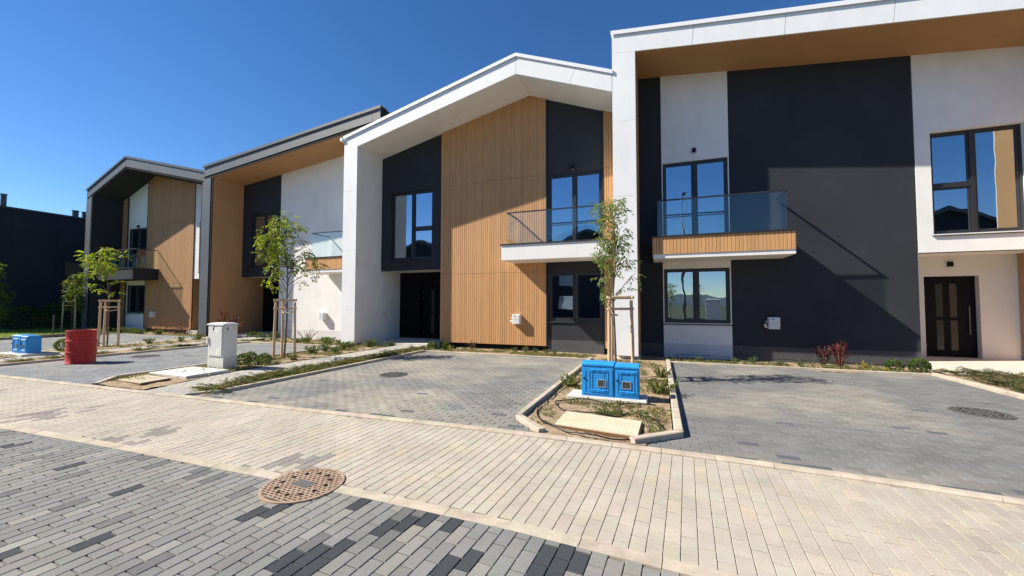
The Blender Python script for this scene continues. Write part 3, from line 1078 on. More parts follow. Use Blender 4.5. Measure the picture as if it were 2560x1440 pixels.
# -------- gabled houses
def gabled_house(name, label, x0, s, Yf, U, look, end_pillar=None):
    X = lambda u: x0 + s * u
    Yw, Yd, Yb = Yf + 1.43, Yf + 2.72, Yf + 10
    h = thing(name, label, 'house', (X(5), Yf + 3, 0))
    if look == 'white':
        body, panel, soff, lin, cope, bay, strip, bal = WHITE, WPANEL, WHITE, None, COPING, DARK, DARK, WHITE
        back, side, plm, edge = BLACK, WOODBACK, DARKS, 0.0
    else:
        body, panel, soff, lin, cope, bay, strip, bal = BLACK, GPANEL, DARK, DARK, GCOPING, WHITE, WHITE, DARK
        back, side, plm, edge = BLACK, BROWN, WPLINTH, 0.09
    e = end_pillar[0] if end_pillar else U
    shell(h, X, U, gable_top, gable_sof, Yf, Yb, body, panel, soff, lin, cope, 7.11, [1.32, 3.58, 5.85], [9.1] if look == 'white' else [9.2, 4.9], Yw, end_pillar, edge)
    top = lambda u: gable_sof(u) - 0.017
    c = MB(); wall_piece(c, X, 0.66, 3.48, 2.89, top, Yw, Yw + 0.25, holes=[(1.12, 3.10, 3.30, 6.08)])
    c.build('bay_wall', bay, h)
    window(h, X, 1.12, 3.10, 3.30, 6.08, Yw + 0.10, mull=2.14, trans=4.55, deep=0.10)
    porch(h, X, Yw, Yd, 0.66, 3.48, back, WHITE, side, (1.7, 3.3))
    cladding(h, X, 3.50, 7.73, [0.07, 2.665, 6.095], top, Yw - 0.05, Yw + 0.2, breaks=(7.11,), shade=1.0 if look == 'white' else 0.80)
    c = MB(); wall_piece(c, X, 3.50, 7.73, GZ, lambda u: 0.068, Yw + 0.02, Yw + 0.2); c.build('plinth', BLACK, h)
    # window strip: window below, balcony door above
    c = MB(); wall_piece(c, X, 7.77, 9.69, 0.30, top, Yw, Yw + 0.25, holes=[(7.80, 9.66, 0.95, 2.62), (7.80, 9.66, 3.45, 6.06)])
    c.build('window_strip', strip, h)
    c = MB(); wall_piece(c, X, 7.77, 9.69, GZ, lambda u: 0.298, Yw - 0.004, Yw + 0.25); c.build('plinth', plm, h)
    window(h, X, 7.80, 9.66, 0.95, 2.62, Yw + 0.05, mull=8.73, deep=0.05)
    window(h, X, 7.80, 9.66, 3.50, 6.06, Yw + 0.05, mull=8.73, sill=False, name='balcony_door', bars=(4.30,))
    for a in (7.73, 9.69):
        c = MB(); c.prism([(X(a), 0.07), (X(a + 0.038), 0.07), (X(a + 0.038), top(a + 0.038)), (X(a), top(a))], Yw - 0.06, Yw + 0.2)
        c.build('edge_trim', FRAME, h)
    cladding(h, X, 9.73, e - 0.02, [0.07, 2.665, 6.095], top, Yw - 0.05, Yw + 0.2, shade=1.0 if look == 'white' else 0.80)
    c = MB(); wall_piece(c, X, 9.73, e - 0.02, GZ, lambda u: 0.068, Yw + 0.02, Yw + 0.2); c.build('plinth', BLACK, h)
    balcony(h, X, 6.52, 9.96, Yf + 0.19, Yw - 0.055, bal)
    interiors(h, X, Yw, 3.70, e - 0.02, Yb)
    return h, X, Yw, Yd


h2, X2, Yw2, Yd2 = gabled_house('row_house', 'white gabled house with tall timber-coloured cladding and a white balcony, in the middle', -11.42, 1, 11.9, 10.17, 'white')
h1, X1, Yw1, Yd1 = gabled_house('row_house', 'farthest gabled house in dark grey frame with dark balcony, behind the red drum', -20.67, -1, 12.8, 10.89, 'dark', end_pillar=(10.28, 10.89))


# -------- houses with a single slope
def slope_house(name, label, x0, s, Yf, z0, U, look, end_pillar=None, wall_end=None, roof_end=None):
    X = lambda u: x0 + s * u
    Yw, Yd, Yb = Yf + 1.50, Yf + 2.72, Yf + 10
    h = thing(name, label, 'house', (X(5), Yf + 3, 0))
    topf = lambda u: z0 + 0.110 * u
    soff = lambda u: topf(u) - 0.64
    if look == 'white':
        body, panel, cope, bay, main, strip, back, side, edge, plm = WHITE, WPANEL, COPING, WHITE, DARK, WHITE, CREAM, CREAM, 0.0, DARKS
        jp, jf = [2.48, 4.70, 6.94], [4.23, 6.46, 8.66]
    else:
        body, panel, cope, bay, main, strip, back, side, edge, plm = BLACK, GPANEL, GCOPING, DARK, WHITE, DARK, BLACK, BLACK, 0.13, WPLINTH
        jp, jf = [1.75, 3.91, 6.10], [10.0]
    e = end_pillar[0] if end_pillar else wall_end
    shell(h, X, wall_end or U, topf, soff, Yf, Yb, body, panel, BROWN, BROWN, cope, None, jp, jf, Yw, end_pillar, edge, roof_end=roof_end or U)
    top = lambda u: soff(u) - 0.017
    c = MB(); wall_piece(c, X, 0.66, 3.27, 2.89, top, Yw, Yw + 0.25, holes=[(1.15, 2.95, 3.36, 6.06)])
    c.build('bay_wall', bay, h)
    window(h, X, 1.15, 2.95, 3.36, 6.06, Yw + 0.13, mull=2.08, trans=4.63, deep=0.13)
    porch(h, X, Yw, Yd, 0.66, 3.27, back, WHITE, side, (1.43, 2.60))
    c = MB(); wall_piece(c, X, 3.29, 7.64, 0.30, top, Yw + 0.004, Yw + 0.25); c.build('main_wall', main, h)
    c = MB(); wall_piece(c, X, 3.29, 7.64, GZ, lambda u: 0.299, Yw - 0.004, Yw + 0.25); c.build('plinth', plm, h)
    su = min(9.55, e - 0.02)
    c = MB(); wall_piece(c, X, 7.64, su, 0.30, top, Yw - 0.03, Yw + 0.25, holes=[(7.67, su - 0.03, 0.95, 2.64), (7.67, su - 0.03, 3.45, 6.02)])
    c.build('window_strip', strip, h)
    c = MB(); wall_piece(c, X, 7.64, su, GZ, lambda u: 0.299, Yw - 0.032, Yw + 0.25); c.build('plinth', WPLINTH if look == 'white' else DARKS, h)
    window(h, X, 7.67, su - 0.03, 0.95, 2.64, Yw + 0.02, mull=(7.67 + su - 0.03) / 2, deep=0.05)
    window(h, X, 7.67, su - 0.03, 3.50, 6.02, Yw + 0.02, mull=(7.67 + su - 0.03) / 2, sill=False, name='balcony_door', bars=(4.30,))
    if e - 0.02 > su + 0.05:
        c = MB(); wall_piece(c, X, su, e - 0.004, 0.30, top, Yw + 0.004, Yw + 0.25); c.build('end_wall', main, h)
        c = MB(); wall_piece(c, X, su, e - 0.004, GZ, lambda u: 0.299, Yw - 0.004, Yw + 0.25); c.build('plinth', plm, h)
    balcony(h, X, 6.31, min(9.82, e - 0.02), Yf + 0.27, Yw - 0.035, 'boards')
    interiors(h, X, Yw, 3.50, e - 0.02, Yb)
    return h, X, Yw, Yd


h3, X3, Yw3, Yd3 = slope_house('row_house', 'nearest white framed house with dark walls and a board-fronted balcony, at the right', 9.67, -1, 11.9, 8.50, 10.91, 'white', end_pillar=(10.25, 10.91))
hb, XB, YwB, YdB = slope_house('row_house', 'dark grey framed house with brown soffit and white wall, second from the left', -20.65, 1, 12.5, 8.18, 9.2, 'dark', wall_end=9.20, roof_end=10.44)

# details on the fronts
c = MB(); c.tube([(-11.47, 11.99, 7.86), (-11.47, 11.99, 0.05)], 0.035, 10)
c.build('downpipe', GPANEL, h2, smooth=True)
c = MB(); c.cbox(-11.58, -11.44, 11.80, 12.0, 7.86, 7.98, 0.015); c.build('gutter_end', COPING, h2)
c = MB(); c.box(-10.779, -10.772, 13.45, 13.72, 0.98, 1.16); c.build('access_hatch', CREAM, h2)
c = MB(); c.tube([(-31.62, 12.9, 7.7), (-31.62, 12.9, 0.9)], 0.04, 10); p_ = c.build('downpipe', BLACK, h1, smooth=True)
c = MB(); c.tube([(-31.62, 12.9, 0.9), (-31.62, 12.9, -0.1)], 0.055, 10); c.build('pipe_foot', CONC, h1)
c = MB(); c.tube([(7.3, 13.9, 2.889), (7.3, 13.9, 2.882)], 0.07, 20); c.build('downlight', METER, h3)
c = MB(); c.tube([(-9.2, 14.0, 2.889), (-9.2, 14.0, 2.882)], 0.07, 20); c.build('downlight', METER, h2)

wall_lamp(-2.74, Yw2, 6.24, 'small black wall light above the balcony door of the middle gabled house')
wall_lamp(1.07, Yw3 - 0.03, 6.32, 'small black wall light on the white strip above the right balcony door')
wall_lamp(7.63, Yd3, 2.66, 'small black wall light above the dark door at the far right')
wall_lamp(-29.3, Yw1, 6.15, 'small black wall light on the white panel of the farthest house')
meter_box(-4.74, Yw2 - 0.05, 0.82, 'pale grey meter box on the timber-coloured cladding of the middle house')
meter_box(3.08, Yw3 + 0.0, 0.82, 'pale grey meter box on the dark wall in the balcony shadow at right')
meter_box(-14.45, YwB, 0.78, 'pale grey meter box on the white wall of the dark framed house', False)
meter_box(-27.4, Yw1 - 0.05, 0.72, 'pale grey meter box on the cladding of the farthest house', False)

# notices inside the ground floor window of the middle house
def notice(x, w_, z, h_, label, lines):
    t = thing('paper_notice', label, 'notice', (x, Yw2 + 0.10, z))
    c = MB(); c.box(x - w_ / 2, x + w_ / 2, Yw2 + 0.106, Yw2 + 0.108, z, z + h_); p = c.build('sheet', PAPER, t)
    for k in range(lines):
        c = MB()
        xx = x - w_ * 0.34
        while xx < x + w_ * 0.30:
            l = random.uniform(0.02, 0.05); c.box(xx, xx + l, Yw2 + 0.1045, Yw2 + 0.1055, z + h_ * 0.62 - k * 0.04, z + h_ * 0.62 - k * 0.04 + 0.025); xx += l + 0.012
        c.build('text_line', INK, p)
notice(-3.03, 0.36, 1.72, 0.28, 'white paper notice with a grey text line inside the ground floor window', 1)
notice(-1.93, 0.14, 1.60, 0.26, 'narrow white paper notice in the ground floor window behind the tree stakes', 1)

# the dark building beyond the lawn
XF = -38.0
t = thing('dark_building', 'large black flat building standing beyond the lawn at the far left', 'building', (XF - 5, 20, 0))
c = MB(); c.box(XF - 10, XF, 8.0, 34, -0.16, 7.45); bd = c.build('wall', DARK, t)
for k in range(13):
    y = 8.0 + k * 2
    c = MB(); c.box(XF + 0.002, XF + 0.022, y + 0.006, y + 1.994, 0.2, 7.30); c.build('wall_panel', DARK, bd)
c = MB(); c.box(XF - 10.05, XF + 0.06, 7.95, 34.05, 7.452, 7.56); c.build('roof_edge', GCOPING, t)
for (yy, hh, rr) in ((11.75, 0.75, 0.13), (15.0, 0.42, 0.16), (15.5, 0.42, 0.16)):
    c = MB(); c.tube([(XF - 0.4, yy, 7.562), (XF - 0.4, yy, 7.56 + hh)], rr, 12); ch_ = c.build('flue', GCOPING, t)
    c = MB(); c.tube([(XF - 0.4, yy, 7.561 + hh), (XF - 0.4, yy, 7.62 + hh)], rr * 1.2, 12); c.build('flue_cap', GCOPING, ch_)
c = MB(); c.box(XF + 0.024, XF + 0.05, 14.35, 15.35, 3.3, 4.4); wn_ = c.build('window', FRAME, bd)
c = MB(); c.box(XF + 0.052, XF + 0.06, 14.43, 15.27, 3.38, 4.32); c.build('pane', GLASS, wn_)

# houses across the street, seen in the window reflections
hm = MB()
HN = 60
for i in range(HN):
    a0, a1 = math.pi * (1.0 + i / HN), math.pi * (1.0 + (i + 1) / HN)
    def hz(a):
        return 3 + 4 * vnoise(math.cos(a) * 5, math.sin(a) * 5, 1.0, 19) + 6 * vnoise(math.cos(a) * 2, math.sin(a) * 2, 1.0, 23)
    r0, r1, r2 = 300, 360, 410
    hm.add([(r0 * math.cos(a0), r0 * math.sin(a0), -0.2), (r0 * math.cos(a1), r0 * math.sin(a1), -0.2), (r1 * math.cos(a1), r1 * math.sin(a1), hz(a1) * 0.7), (r1 * math.cos(a0), r1 * math.sin(a0), hz(a0) * 0.7),
            (r2 * math.cos(a1), r2 * math.sin(a1), hz(a1)), (r2 * math.cos(a0), r2 * math.sin(a0), hz(a0))], [(0, 1, 2, 3), (3, 2, 4, 5)])
struct(hm.build('hills', mat('wooded_hill', (0.06, 0.085, 0.10), 1.0, 0.3, 0.03), recalc=False, smooth=True))


def far_house(x, label):
    t = thing('facing_house', label, 'house', (x, -19, 0), 'dark gabled houses across the street')
    c = MB(); c.prism([(x - 4.6, -0.15), (x + 4.6, -0.15), (x + 4.6, 7.3), (x, 9.1), (x - 4.6, 7.3)], -24, -15.0); wl = c.build('wall', DARK, t)
    for sg in (-1, 1):
        c = MB(); c.prism([(x, 9.12), (x + sg * 4.9, 7.2), (x + sg * 4.9, 7.55), (x, 9.5)], -24.3, -14.6); c.build('roof', GCOPING, t)
    for (a, b, z0, z1) in ((-3.2, -1.2, 3.4, 5.6), (1.2, 3.2, 3.4, 5.6), (-3.2, -1.2, 0.9, 2.4), (1.4, 2.4, 0.0, 2.2)):
        c = MB(); c.box(x + a, x + b, -14.99, -14.93, z0, z1); f_ = c.build('window', FRAME, t)
        c = MB(); c.box(x + a + 0.08, x + b - 0.08, -14.925, -14.915, z0 + 0.08, z1 - 0.08); c.build('pane', GLASS, f_)
for x, l in ((-7.0, 'dark gabled house across the street mirrored in the middle balcony door'), (-17.5, 'dark gabled house across the street, behind the viewer to the left'),
             (-28.0, 'dark gabled house across the street mirrored in the tall bay window'), (22.0, 'dark gabled house across the street mirrored in the far right window')):
    far_house(x, l)
t = thing('street_lamp', 'tall street lamp mirrored in the balcony door of the right house', 'street lamp', (1.9, -8, 0))
c = MB(); c.tube([(1.9, -8, -0.15), (1.9, -8, 5), (1.9, -8, 9.6)], [0.09, 0.07, 0.05], 10); c.build('pole', GPANEL, t, smooth=True)
c = MB(); c.tube([(1.9, -8, 9.6), (1.95, -7.6, 10.0), (2.0, -6.9, 10.15)], 0.035, 8); arm = c.build('arm', GPANEL, t, smooth=True)
c = MB(); c.cbox(1.86, 2.14, -6.95, -6.3, 10.10, 10.20, 0.03); c.build('lamp_head', GPANEL, t)

# ------------------------------------------------------------------ covers and manholes
def manhole(x, y, r, mt, pit, label, rot, pitch=(0.052, 0.030), bar=0.011, holes=12):
    t = thing('manhole_cover', label, 'manhole cover', (x, y, 0.0))
    c = MB(); c.lathe([(r, -0.01), (r, 0.010), (r - 0.006, 0.013), (r - 0.022, 0.013), (r - 0.026, 0.008)], x, y, 56); c.build('rim', mt, t)
    c = MB(); c.disc(x, y, 0.007, r - 0.02, 48); c.build('plate', pit, t)
    c = MB()
    cr, sr = math.cos(rot), math.sin(rot)
    R2 = r - 0.024

    def bar_(p, q, horiz, w_):
        a0, a1, b = p
        pts = [(a0, b - w_), (a1, b - w_), (a1, b + w_), (a0, b + w_)] if horiz else [(b - w_, a0), (b + w_, a0), (b + w_, a1), (b - w_, a1)]
        c.zprism([(x + px * cr - py * sr, y + px * sr + py * cr) for px, py in pts], 0.006, 0.0125 if horiz else 0.0122)
    k = int(R2 / pitch[1]) + 1
    for i in range(-k, k + 1):
        b = i * pitch[1]
        if abs(b) < R2 - 0.008:
            hw = math.sqrt(R2 ** 2 - b ** 2); bar_((-hw, hw, b), 0, True, bar / 2)
    k2 = int(R2 / pitch[0]) + 1
    for i in range(-k, k):
        b0, b1 = i * pitch[1] + bar / 2, (i + 1) * pitch[1] - bar / 2
        for j in range(-k2, k2 + 1):
            b = (j + 0.5 * (i % 2)) * pitch[0]
            if max(abs(b0), abs(b1)) ** 2 + b ** 2 < (R2 - 0.008) ** 2:
                bar_((b0, b1, b), 0, False, bar * 0.8)
    stuff(c.build('tread', mt, t))
    for i in range(holes):
        a = 2 * math.pi * i / holes + 0.2
        c = MB(); c.disc(x + 0.62 * r * math.cos(a), y + 0.62 * r * math.sin(a), 0.0150, 0.019, 14); c.build('hole', BLACK, t)
    if mt is RUST:
        c = MB(); c.zprism([(x + px * cr - py * sr, y + px * sr + py * cr) for px, py in ((-0.10, -0.055), (0.09, -0.055), (0.09, 0.055), (-0.10, 0.055))], 0.006, 0.0135)
        c.build('badge', IRON, t)
        c = MB(); c.zprism([(x + px, y + py) for px, py in ((-r - 0.035, 0.07), (-r + 0.02, 0.05), (-r + 0.05, 0.15), (-r - 0.0, 0.17))], -0.005, 0.012)
        c.build('hinge_lug', mt, t)


manhole(MHX, MHY, MHR, RUST, PIT, 'rusty brown round manhole cover set in the street border', -SKEW)
manhole(-5.42, 7.17, 0.30, IRON, PIT, 'grey iron manhole cover in the middle driveway', 0.3)
manhole(4.25, 7.63, 0.32, RUST if False else IRON, PIT, 'dark brown manhole cover in the right driveway', 0.1)
manhole(-14.05, 7.08, 0.33, IRON, PIT, 'grey manhole cover behind the red drum on the left driveway', 0.2)


def flat_cover(pts, z0, z1, label, tread=True, mt=COVER, frame=True):
    cx = sum(p[0] for p in pts) / 4; cy = sum(p[1] for p in pts) / 4
    t = thing('access_cover', label, 'access cover', (cx, cy, 0))
    c = MB(); c.zprism(pts, z0, z1); pl = c.build('lid', mt, t)
    if frame:
        big = [(cx + (p[0] - cx) * 1.03, cy + (p[1] - cy) * 1.05) for p in pts]
        c = MB(); c.zprism(big, z0 - 0.03, z1 - 0.012); c.build('frame', WOODBACK, t)
    if tread:
        c = MB()
        P = [Vector((p[0], p[1], 0)) for p in pts]
        for i in range(19):
            for j in range(13):
                u0, v0 = (i + 0.75) / 20.5, (j + 0.75) / 14.5
                q = (P[0].lerp(P[1], u0)).lerp(P[3].lerp(P[2], u0), v0)
                e = (P[1] - P[0]).normalized() * 0.011; f = (P[3] - P[0]).normalized() * 0.005
                if (i + j) % 2: e, f = (P[1] - P[0]).normalized() * 0.005, (P[3] - P[0]).normalized() * 0.011
                c.zprism([(q - e - f).to_2d()[:], (q + e - f).to_2d()[:], (q + e + f).to_2d()[:], (q - e + f).to_2d()[:]], z1 - 0.001, z1 + 0.004)
        stuff(c.build('tread', mt, pl))
    return t


flat_cover([(-1.24, 4.84), (-0.25, 4.72), (-0.23, 5.33), (-1.23, 5.46)], 0.0, 0.055, 'beige rectangular access cover lying in the planter before the blue cabinets')
flat_cover([(-9.98, 4.60), (-9.16, 4.56), (-9.21, 5.06), (-10.02, 5.07)], 0.0, 0.05, 'beige rectangular access cover in the left planter beside the pale slabs')
for k in range(2):
    y0 = 5.24 + k * 0.44
    c = MB(); c.cbox(-10.28, -9.02, y0, y0 + 0.42, -0.02, 0.065, 0.008)
    tag(c.build('concrete_slab', mat('bright_concrete', (0.60, 0.58, 0.53), 0.9, 0.08, 5, 0.3, 90)), ('nearer' if k == 0 else 'farther') + ' of the two pale concrete slabs before the grey cabinet', 'slab', 'pale concrete slabs')

# drip hoses
def hose(pts, label, r=0.010):
    P = [Vector((p[0], p[1], 0)) for p in pts]
    out = []
    for i in range(len(P) - 1):
        p0, p1, p2, p3 = P[max(i - 1, 0)], P[i], P[i + 1], P[min(i + 2, len(P) - 1)]
        for k in range(6):
            t = k / 6
            q = 0.5 * ((2 * p1) + (-p0 + p2) * t + (2 * p0 - 5 * p1 + 4 * p2 - p3) * t * t + (-p0 + 3 * p1 - 3 * p2 + p3) * t ** 3)
            out.append((q.x, q.y, 0.042 + 0.012 * math.sin(i * 2.1 + k * 0.5)))
    c = MB(); c.tube(out, r, 8)
    tag(c.build('drip_hose', HOSE, smooth=True), label, 'hose', 'black drip hoses')


hose([(-1.6, 7.36), (-1.66, 6.93), (-1.66, 6.37), (-1.66, 5.84), (-1.66, 5.56), (-1.60, 5.29), (-1.46, 4.98), (-1.28, 4.82), (-1.08, 4.69), (-0.89, 4.63), (-0.7, 4.60), (-0.46, 4.60), (-0.23, 4.68), (-0.08, 4.90), (-0.01, 5.09), (-0.01, 5.3), (-0.07, 5.48), (-0.15, 5.62)], 'black drip hose looping round the beige cover in the front planter')
hose([(-0.07, 6.28), (-0.42, 6.22), (-0.74, 6.20), (-0.99, 6.26), (-1.22, 6.24), (-1.43, 6.14), (-1.51, 5.96), (-1.43, 5.74), (-1.29, 5.60), (-1.04, 5.53), (-0.73, 5.50), (-0.55, 5.52), (-0.4, 5.72)], 'black drip hose curving between blue cabinets and beige cover')
hose([(0.4, 12.6), (1.2, 12.7), (2.0, 12.5), (2.8, 12.6), (3.6, 12.45), (4.4, 12.6), (5.2, 12.4), (6.0, 12.5)], 'black drip hose along the dark wall at right', 0.009)
hose([(5.9, 11.6), (6.0, 11.0), (5.85, 10.4), (5.95, 9.7), (5.85, 9.0), (5.95, 8.2)], 'black drip hose in the juniper bed at far right', 0.010)

# ------------------------------------------------------------------ cabinets and drum
c = MB(); c.cbox(-1.42, -0.19, 6.30, 6.80, -0.06, 0.075, 0.012)
tag(c.build('concrete_base', CONC), 'rough concrete slab under the near blue cabinets', 'slab')


def blue_cabinet(x0, x1, y, z, hgt, dep, label, small=False):
    t = thing('utility_cabinet', label, 'cabinet', ((x0 + x1) / 2, y + dep / 2, z), 'blue utility cabinets')
    W = x1 - x0
    c = MB(); c.cbox(x0, x1, y, y + dep, z, z + hgt - 0.055, 0.006); body = c.build('body', BLUE, t)
    c = MB()
    prof = [(y - 0.012, z + hgt - 0.053), (y - 0.012, z + hgt - 0.03), (y + 0.035, z + hgt), (y + dep - 0.03, z + hgt), (y + dep + 0.01, z + hgt - 0.03), (y + dep + 0.01, z + hgt - 0.053)]
    vs = [(x0 + 0.001, a, b) for a, b in prof] + [(x1 - 0.001, a, b) for a, b in prof]
    n6 = len(prof)
    c.add(vs, [tuple(range(n6)), tuple(range(2 * n6 - 1, n6 - 1, -1))] + [(i, (i + 1) % n6, (i + 1) % n6 + n6, i + n6) for i in range(n6)])
    c.build('roof', BLUE, t)
    # door with recessed grooves
    c = MB(); c.cbox(x0 + 0.025, x1 - 0.02, y - 0.010, y - 0.001, z + 0.035, z + hgt - 0.085, 0.003); dr = c.build('door', BLUE, t)
    rx = [0.12, 0.25, 0.33, 0.70, 0.82] if not small else [0.15, 0.28, 0.80]
    for f in rx:
        c = MB(); xx = x0 + W * f
        c.cbox(xx - 0.006, xx + 0.006, y - 0.017, y - 0.0101, z + 0.07, z + hgt - 0.12, 0.002); c.build('rib', BLUE, dr)
    for zz in (z + 0.075, z + hgt - 0.135):
        for k in range(3):
            xx = x0 + W * (0.28 if not small else 0.20) + k * W * (0.17 if not small else 0.22)
            for q in (0, 0.020):
                c = MB()
                a, b, lw = xx, xx + W * (0.15 if not small else 0.19), 0.014
                c.add([(a, y - 0.011, zz + q), (b, y - 0.011, zz + q), (b, y - 0.026, zz + q + 0.003), (a, y - 0.026, zz + q + 0.003), (a, y - 0.011, zz + q + lw), (b, y - 0.011, zz + q + lw)],
                      [(0, 1, 2, 3), (3, 2, 5, 4), (0, 3, 4), (1, 5, 2), (0, 4, 5, 1)])
                c.build('louvre', BLUE, dr)
    wx = x0 + W * (0.52 if not small else 0.34)
    ww, wh = 0.115, 0.10
    wz = z + hgt * 0.30
    c = MB(); c.box(wx, wx + ww, y - 0.016, y - 0.0105, wz, wz + wh); wi = c.build('viewing_window', mat('brown_polycarbonate', (0.06, 0.05, 0.045), 0.25), dr)
    c = MB()
    f = 0.010
    c.box(wx - f, wx + ww + f, y - 0.022, y - 0.0101, wz + wh, wz + wh + f); c.box(wx - f, wx + ww + f, y - 0.022, y - 0.0101, wz - f, wz)
    c.box(wx - f, wx, y - 0.022, y - 0.0101, wz, wz + wh); c.box(wx + ww, wx + ww + f, y - 0.022, y - 0.0101, wz, wz + wh)
    c.build('window_frame', mat('pale_blue_frame', (0.25, 0.36, 0.45), 0.5), wi)
    c = MB(); lx = x0 + 0.045; c.tube([(lx, y - 0.0101, z + hgt * 0.52), (lx, y - 0.030, z + hgt * 0.52)], 0.016, 12); c.build('lock', BLACK, dr)
    return t


bc1 = blue_cabinet(-1.19, -0.682, 6.40, 0.078, 0.53, 0.30, 'wider blue utility cabinet with brown viewing window in the near planter, the left one')
bc2 = blue_cabinet(-0.674, -0.31, 6.405, 0.078, 0.515, 0.295, 'narrower blue utility cabinet beside the wider one in the near planter, the right one', True)
for o in (bc1, bc2):
    pass
t1 = copy_tree(bc1, (-18.02, 6.05, 0.062)); t1['label'] = 'left one of the distant pair of blue cabinets near the lawn fence'
t2 = copy_tree(bc2, (-17.58, 6.05, 0.062)); t2['label'] = 'right one of the distant pair of blue cabinets near the lawn fence'
c = MB(); c.cbox(-18.6, -17.15, 5.72, 6.5, -0.06, 0.060, 0.012)
tag(c.build('concrete_base', CONC), 'concrete slab under the distant pair of blue cabinets', 'slab')

t = thing('distribution_cabinet', 'tall pale grey ribbed distribution cabinet on a concrete foot by the walkway', 'cabinet', (-9.6, 6.42, 0))
gx0, gx1, gy0, gy1 = -9.99, -9.44, 6.24, 6.55
c = MB(); c.cbox(gx0 - 0.003, gx1 + 0.003, gy0 - 0.004, gy1 + 0.004, -0.06, 0.29, 0.006); c.build('foot', CABB, t)
c = MB(); c.cbox(gx0, gx1, gy0, gy1, 0.292, 1.03, 0.008); body = c.build('body', CAB, t)
c = MB()
ro = [(gx0 - 0.010, gy0 - 0.030), (gx1 + 0.010, gy0 - 0.030), (gx1 + 0.010, gy1 + 0.015), (gx0 - 0.010, gy1 + 0.015)]
ri = [(gx0 + 0.03, gy0 + 0.08), (gx1 - 0.03, gy0 + 0.08), (gx1 - 0.03, gy1 - 0.04), (gx0 + 0.03, gy1 - 0.04)]
c.add([(a, b, 1.032) for a, b in ro] + [(a, b, 1.062) for a, b in ro] + [(a, b, 1.088) for a, b in ri],
      [(3, 2, 1, 0), (8, 9, 10, 11)] + [(i, (i + 1) % 4, (i + 1) % 4 + 4, i + 4) for i in range(4)] + [(i + 4, (i + 1) % 4 + 4, (i + 1) % 4 + 8, i + 8) for i in range(4)])
c.build('roof', CAB, t)
c = MB(); c.cbox(gx0 + 0.02, gx1 - 0.02, gy0 - 0.010, gy0 - 0.001, 0.31, 1.01, 0.003); dr = c.build('door', CAB, t)
for k in range(9):
    xx = gx0 + 0.07 + k * (gx1 - gx0 - 0.14) / 8
    zt = 1.0 if k in (0, 1, 7, 8) else (0.90 if k in (3, 4, 5) else 1.0)
    if k in (3, 4, 5): zt = 0.90
    c = MB(); c.cbox(xx - 0.026, xx + 0.026, gy0 - 0.026, gy0 - 0.0101, 0.325, zt, 0.006); c.build('rib', CAB, dr)
    if k < 8:
        c = MB(); c.box(xx + 0.030, xx + 0.036 + 0.012, gy0 - 0.0125, gy0 - 0.0102, 0.325, zt); c.build('groove', CABD, dr)
c = MB(); c.cbox(gx0 + 0.03, gx0 + 0.075, gy0 - 0.06, gy0 - 0.027, 0.60, 0.76, 0.008); c.build('lock_handle', CAB, dr)
sx = gx0 + 0.34
c = MB(); c.box(sx, sx + 0.11, gy0 - 0.0285, gy0 - 0.0265, 0.36, 0.48); st = c.build('warning_sticker', PAPER, dr)
c = MB(); c.prism([(sx + 0.02, 0.39), (sx + 0.09, 0.39), (sx + 0.055, 0.465)], gy0 - 0.030, gy0 - 0.0286); c.build('triangle', YELLOW, st)
c = MB(); c.prism([(sx + 0.05, 0.42), (sx + 0.064, 0.428), (sx + 0.056, 0.455), (sx + 0.046, 0.43)], gy0 - 0.0305, gy0 - 0.0301); c.build('bolt_symbol', INK, st)
for k, (dy, m_) in enumerate(((0.08, CABD), (0.15, PAPER), (0.22, mat('pale_red_label', (0.6, 0.4, 0.36), 0.8)))):
    c = MB(); c.box(gx1 + 0.0005, gx1 + 0.002, gy0 + dy - 0.02, gy0 + dy + 0.02, 0.92, 0.985); c.build('side_label', m_, body)

cabm = copy_tree(t, (3.75, -4.1, 0), 0.2, 1.75); cabm['label'] = 'large pale cabinet across the street, mirrored in the right ground floor window'

# drum
dx, dy = -14.03, 5.70
t = thing('oil_drum', 'dented red steel drum standing on the left driveway', 'drum', (dx, dy, 0))
prof = [(0.270, 0.0), (0.285, 0.004), (0.285, 0.016), (0.276, 0.022)]
for zc_ in (0.29, 0.58):
    prof += [(0.278, zc_ - 0.040), (0.280, zc_ - 0.022), (0.291, zc_ - 0.008), (0.291, zc_ + 0.008), (0.280, zc_ + 0.022), (0.278, zc_ + 0.040)]
prof += [(0.277, 0.825), (0.285, 0.832), (0.287, 0.845), (0.280, 0.850), (0.274, 0.842), (0.272, 0.80)]
c = MB(); c.lathe(prof, dx, dy, 56)
vv = []
for x, y, z in c.v:
    a = math.atan2(y - dy, x - dx)
    k = 1 - 0.03 * max(0, math.cos(a + 1.2)) ** 6 * math.exp(-((z - 0.66) / 0.09) ** 2) - 0.012 * max(0, math.cos(a + 2.2)) ** 6 * math.exp(-((z - 0.18) / 0.09) ** 2)
    k += 0.006 * math.sin(3 * a + 1) * (z / 0.85)
    vv.append((dx + (x - dx) * k, dy + (y - dy) * k, z))
c.v = vv
c.build('shell', RED, t, smooth=True)
c = MB(); c.disc(dx, dy, 0.79, 0.274, 40); c.build('lid', mat('drum_soil', (0.10, 0.07, 0.05), 0.95, 0.3, 20), t)

